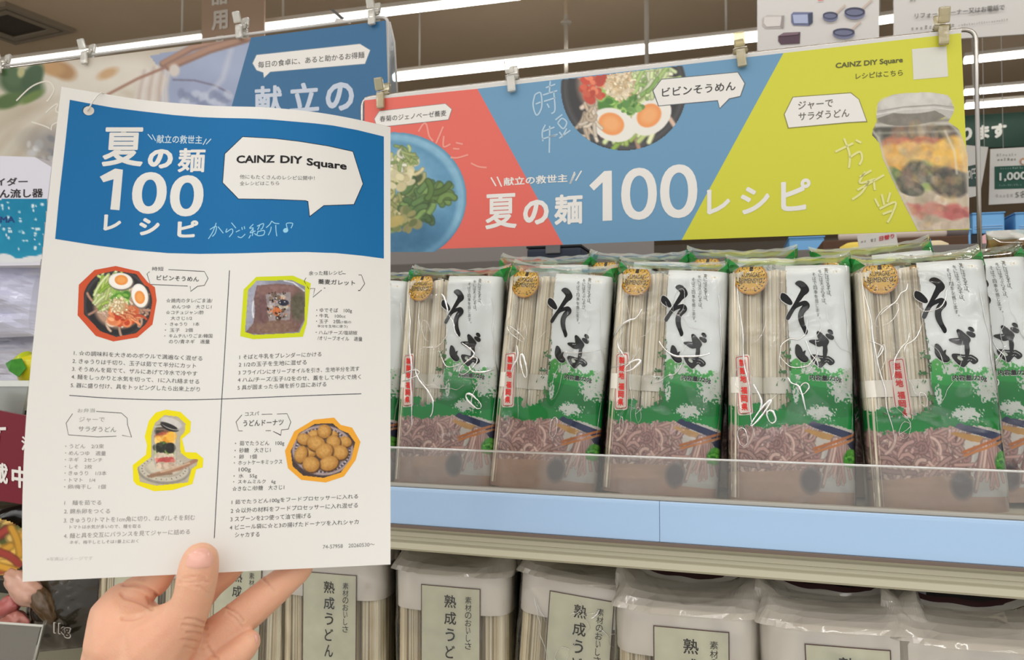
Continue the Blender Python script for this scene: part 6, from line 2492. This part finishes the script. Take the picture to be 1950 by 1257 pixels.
# skin folds: shallow grooves where the joints crease
folds = [([(905, 425), (960, 412), (1020, 408), (1080, 420)], 0.00035, 9), ([(880, 452), (950, 455), (1030, 438), (1110, 448)], 0.0004, 9), ([(960, 480), (1040, 488), (1120, 540)], 0.0003, 9),
         ([(420, 545), (450, 575), (520, 592), (600, 622), (660, 665)], 0.0007, 12), ([(430, 740), (510, 740), (570, 722)], 0.0006, 13), ([(620, 570), (640, 610), (635, 640)], 0.0004, 9),
         ([(430, 470), (520, 470), (600, 492), (680, 540), (730, 590)], 0.0009, 14),
         ([(930, 740), (1010, 745), (1085, 775)], 0.00045, 9), ([(900, 790), (1000, 800), (1095, 815)], 0.0004, 9), ([(940, 850), (1020, 850), (1100, 870)], 0.0004, 9), ([(900, 905), (1000, 915), (1095, 925)], 0.0004, 9),
         ([(920, 960), (1000, 980), (1090, 985)], 0.0003, 9),
         ([(1530, 420), (1570, 450), (1605, 490), (1640, 540)], 0.00045, 8), ([(1230, 640), (1290, 670), (1340, 705), (1380, 760)], 0.0005, 9), ([(1255, 690), (1320, 735), (1370, 800)], 0.0004, 9),
         ([(1180, 1060), (1120, 1000), (1100, 960)], 0.0006, 12)]
FD = [([(130 + a / 4.149, 1000 + b / 4.149) for a, b in f], dep, w / 4.149) for f, dep, w in folds]
co = np.zeros(len(hand_me.vertices) * 3)
hand_me.vertices.foreach_get('co', co)
co = co.reshape(-1, 3)
no = np.zeros(len(hand_me.vertices) * 3)
hand_me.vertices.foreach_get('normal', no)
no = no.reshape(-1, 3)
wpos = co + np.array(HO) - np.array(CAM)
zz = wpos @ np.array(CF)
PX = CX + FPX * (wpos @ np.array(CR)) / zz
PYY = CY - FPX * (wpos @ np.array(CU)) / zz
facing = (no @ np.array(CF)) < 0.1
disp = np.zeros(len(co))
for f, dep, w in FD:
    D = np.full(len(co), 1e9)
    for (ax, ay), (bx, by) in zip(f[:-1], f[1:]):
        vx, vy = bx - ax, by - ay
        t = np.clip(((PX - ax) * vx + (PYY - ay) * vy) / (vx * vx + vy * vy), 0, 1)
        D = np.minimum(D, np.hypot(PX - ax - t * vx, PYY - ay - t * vy))
    disp -= 1.7 * dep * np.exp(-(D / w) ** 2) * facing
    disp += dep * 0.45 * np.exp(-((D - 2.2 * w) / (1.2 * w)) ** 2) * facing
co += no * disp[:, None]
# the thumb pad lies flat on the paper: nothing of it may pass through
hand_me.vertices.foreach_set('co', co.reshape(-1))
hand_me.update()
mS = mat('skin', (226, 170, 142), 0.45, spec=0.35, sss=0.5, bump=0.25, bscale=900)
ntS = mS.node_tree
bS = ntS.nodes['Principled BSDF']
tcS = ntS.nodes.new('ShaderNodeTexCoord')
n1_ = ntS.nodes.new('ShaderNodeTexNoise')
n1_.inputs['Scale'].default_value = 45
n1_.inputs['Detail'].default_value = 3
mx = ntS.nodes.new('ShaderNodeMix')
mx.data_type = 'RGBA'
mx.inputs['A'].default_value = (*L3((237, 194, 163)), 1)
mx.inputs['B'].default_value = (*L3((222, 161, 135)), 1)
ntS.links.new(tcS.outputs['Object'], n1_.inputs['Vector'])
ntS.links.new(n1_.outputs['Fac'], mx.inputs['Factor'])
ntS.links.new(mx.outputs['Result'], bS.inputs['Base Color'])
hand = link('hand', hand_me, mS, smooth=True)
hand.location = HO
tag(hand, 'left hand gripping the lower edge of the flyer, thumb in front', 'hand')
bvh = BVHTree.FromPolygons([v.co + HO for v in hand_me.vertices], [list(p.vertices) for p in hand_me.polygons])


def nail(name, outline, lift_off, label, near_d=0.355):
    """a nail plate: a patch of the finger's own surface, raised a little and rounded"""
    pts = [(130 + a / 4.149, 1000 + b / 4.149) for a, b in outline]
    cx = sum(p[0] for p in pts) / len(pts)
    cy = sum(p[1] for p in pts) / len(pts)
    vs_, fs_ = [], []
    K = 8
    n_ = len(pts)
    for k in range(K + 1):
        f = k / K
        for (x, y) in pts:
            X_, Y_ = cx + (x - cx) * f, cy + (y - cy) * f
            d = ray(X_, Y_).normalized()
            h_ = bvh.ray_cast(CAM, d)
            hit = h_[0] if h_[0] is not None and abs((h_[0] - CAM).dot(CF) - near_d) < 0.006 else PD(X_, Y_, near_d + 0.002)
            vs_.append(hit - d * (lift_off * (1 - f ** 6) + 0.00015) - HO)
    for k in range(K):
        for i in range(n_):
            a, b = k * n_ + i, k * n_ + (i + 1) % n_
            fs_.append([a, b, b + n_, a + n_])
    m_ = mat('nail_plate', (234, 178, 162), 0.22, spec=0.5, coat=0.3)
    bm_ = bmesh.new()
    bm_.from_mesh(mesh_from(vs_, fs_))
    bmesh.ops.remove_doubles(bm_, verts=bm_.verts[:], dist=1e-6)
    link(name, bm_mesh(bm_), m_, hand, smooth=True)
    hand.children[-1]['label'] = label


def smooth_outline(pts, k=4):
    P = [Vector((*q, 0)) for q in pts]
    n = len(P)
    out = []
    for i in range(n):
        p0, p1, p2, p3 = P[i - 1], P[i], P[(i + 1) % n], P[(i + 2) % n]
        for j in range(k):
            t = j / k
            q = 0.5 * ((2 * p1) + (p2 - p0) * t + (2 * p0 - 5 * p1 + 4 * p2 - p3) * t * t + (3 * p1 - p0 - 3 * p2 + p3) * t ** 3)
            out.append((q.x, q.y))
    return out


nail('thumb_nail', smooth_outline([(965, 220), (1000, 190), (1050, 180), (1100, 192), (1128, 225), (1138, 270), (1125, 320), (1060, 338), (985, 338), (940, 325), (932, 285), (945, 245)]), 0.0005, 'pink thumb nail')
nail('little_finger_nail', smooth_outline([(1468, 858), (1490, 862), (1503, 890), (1500, 925), (1488, 935), (1480, 905)]), 0.0003, 'nail of the little finger seen edge on', 0.376)
bpy.data.objects.remove(_to)
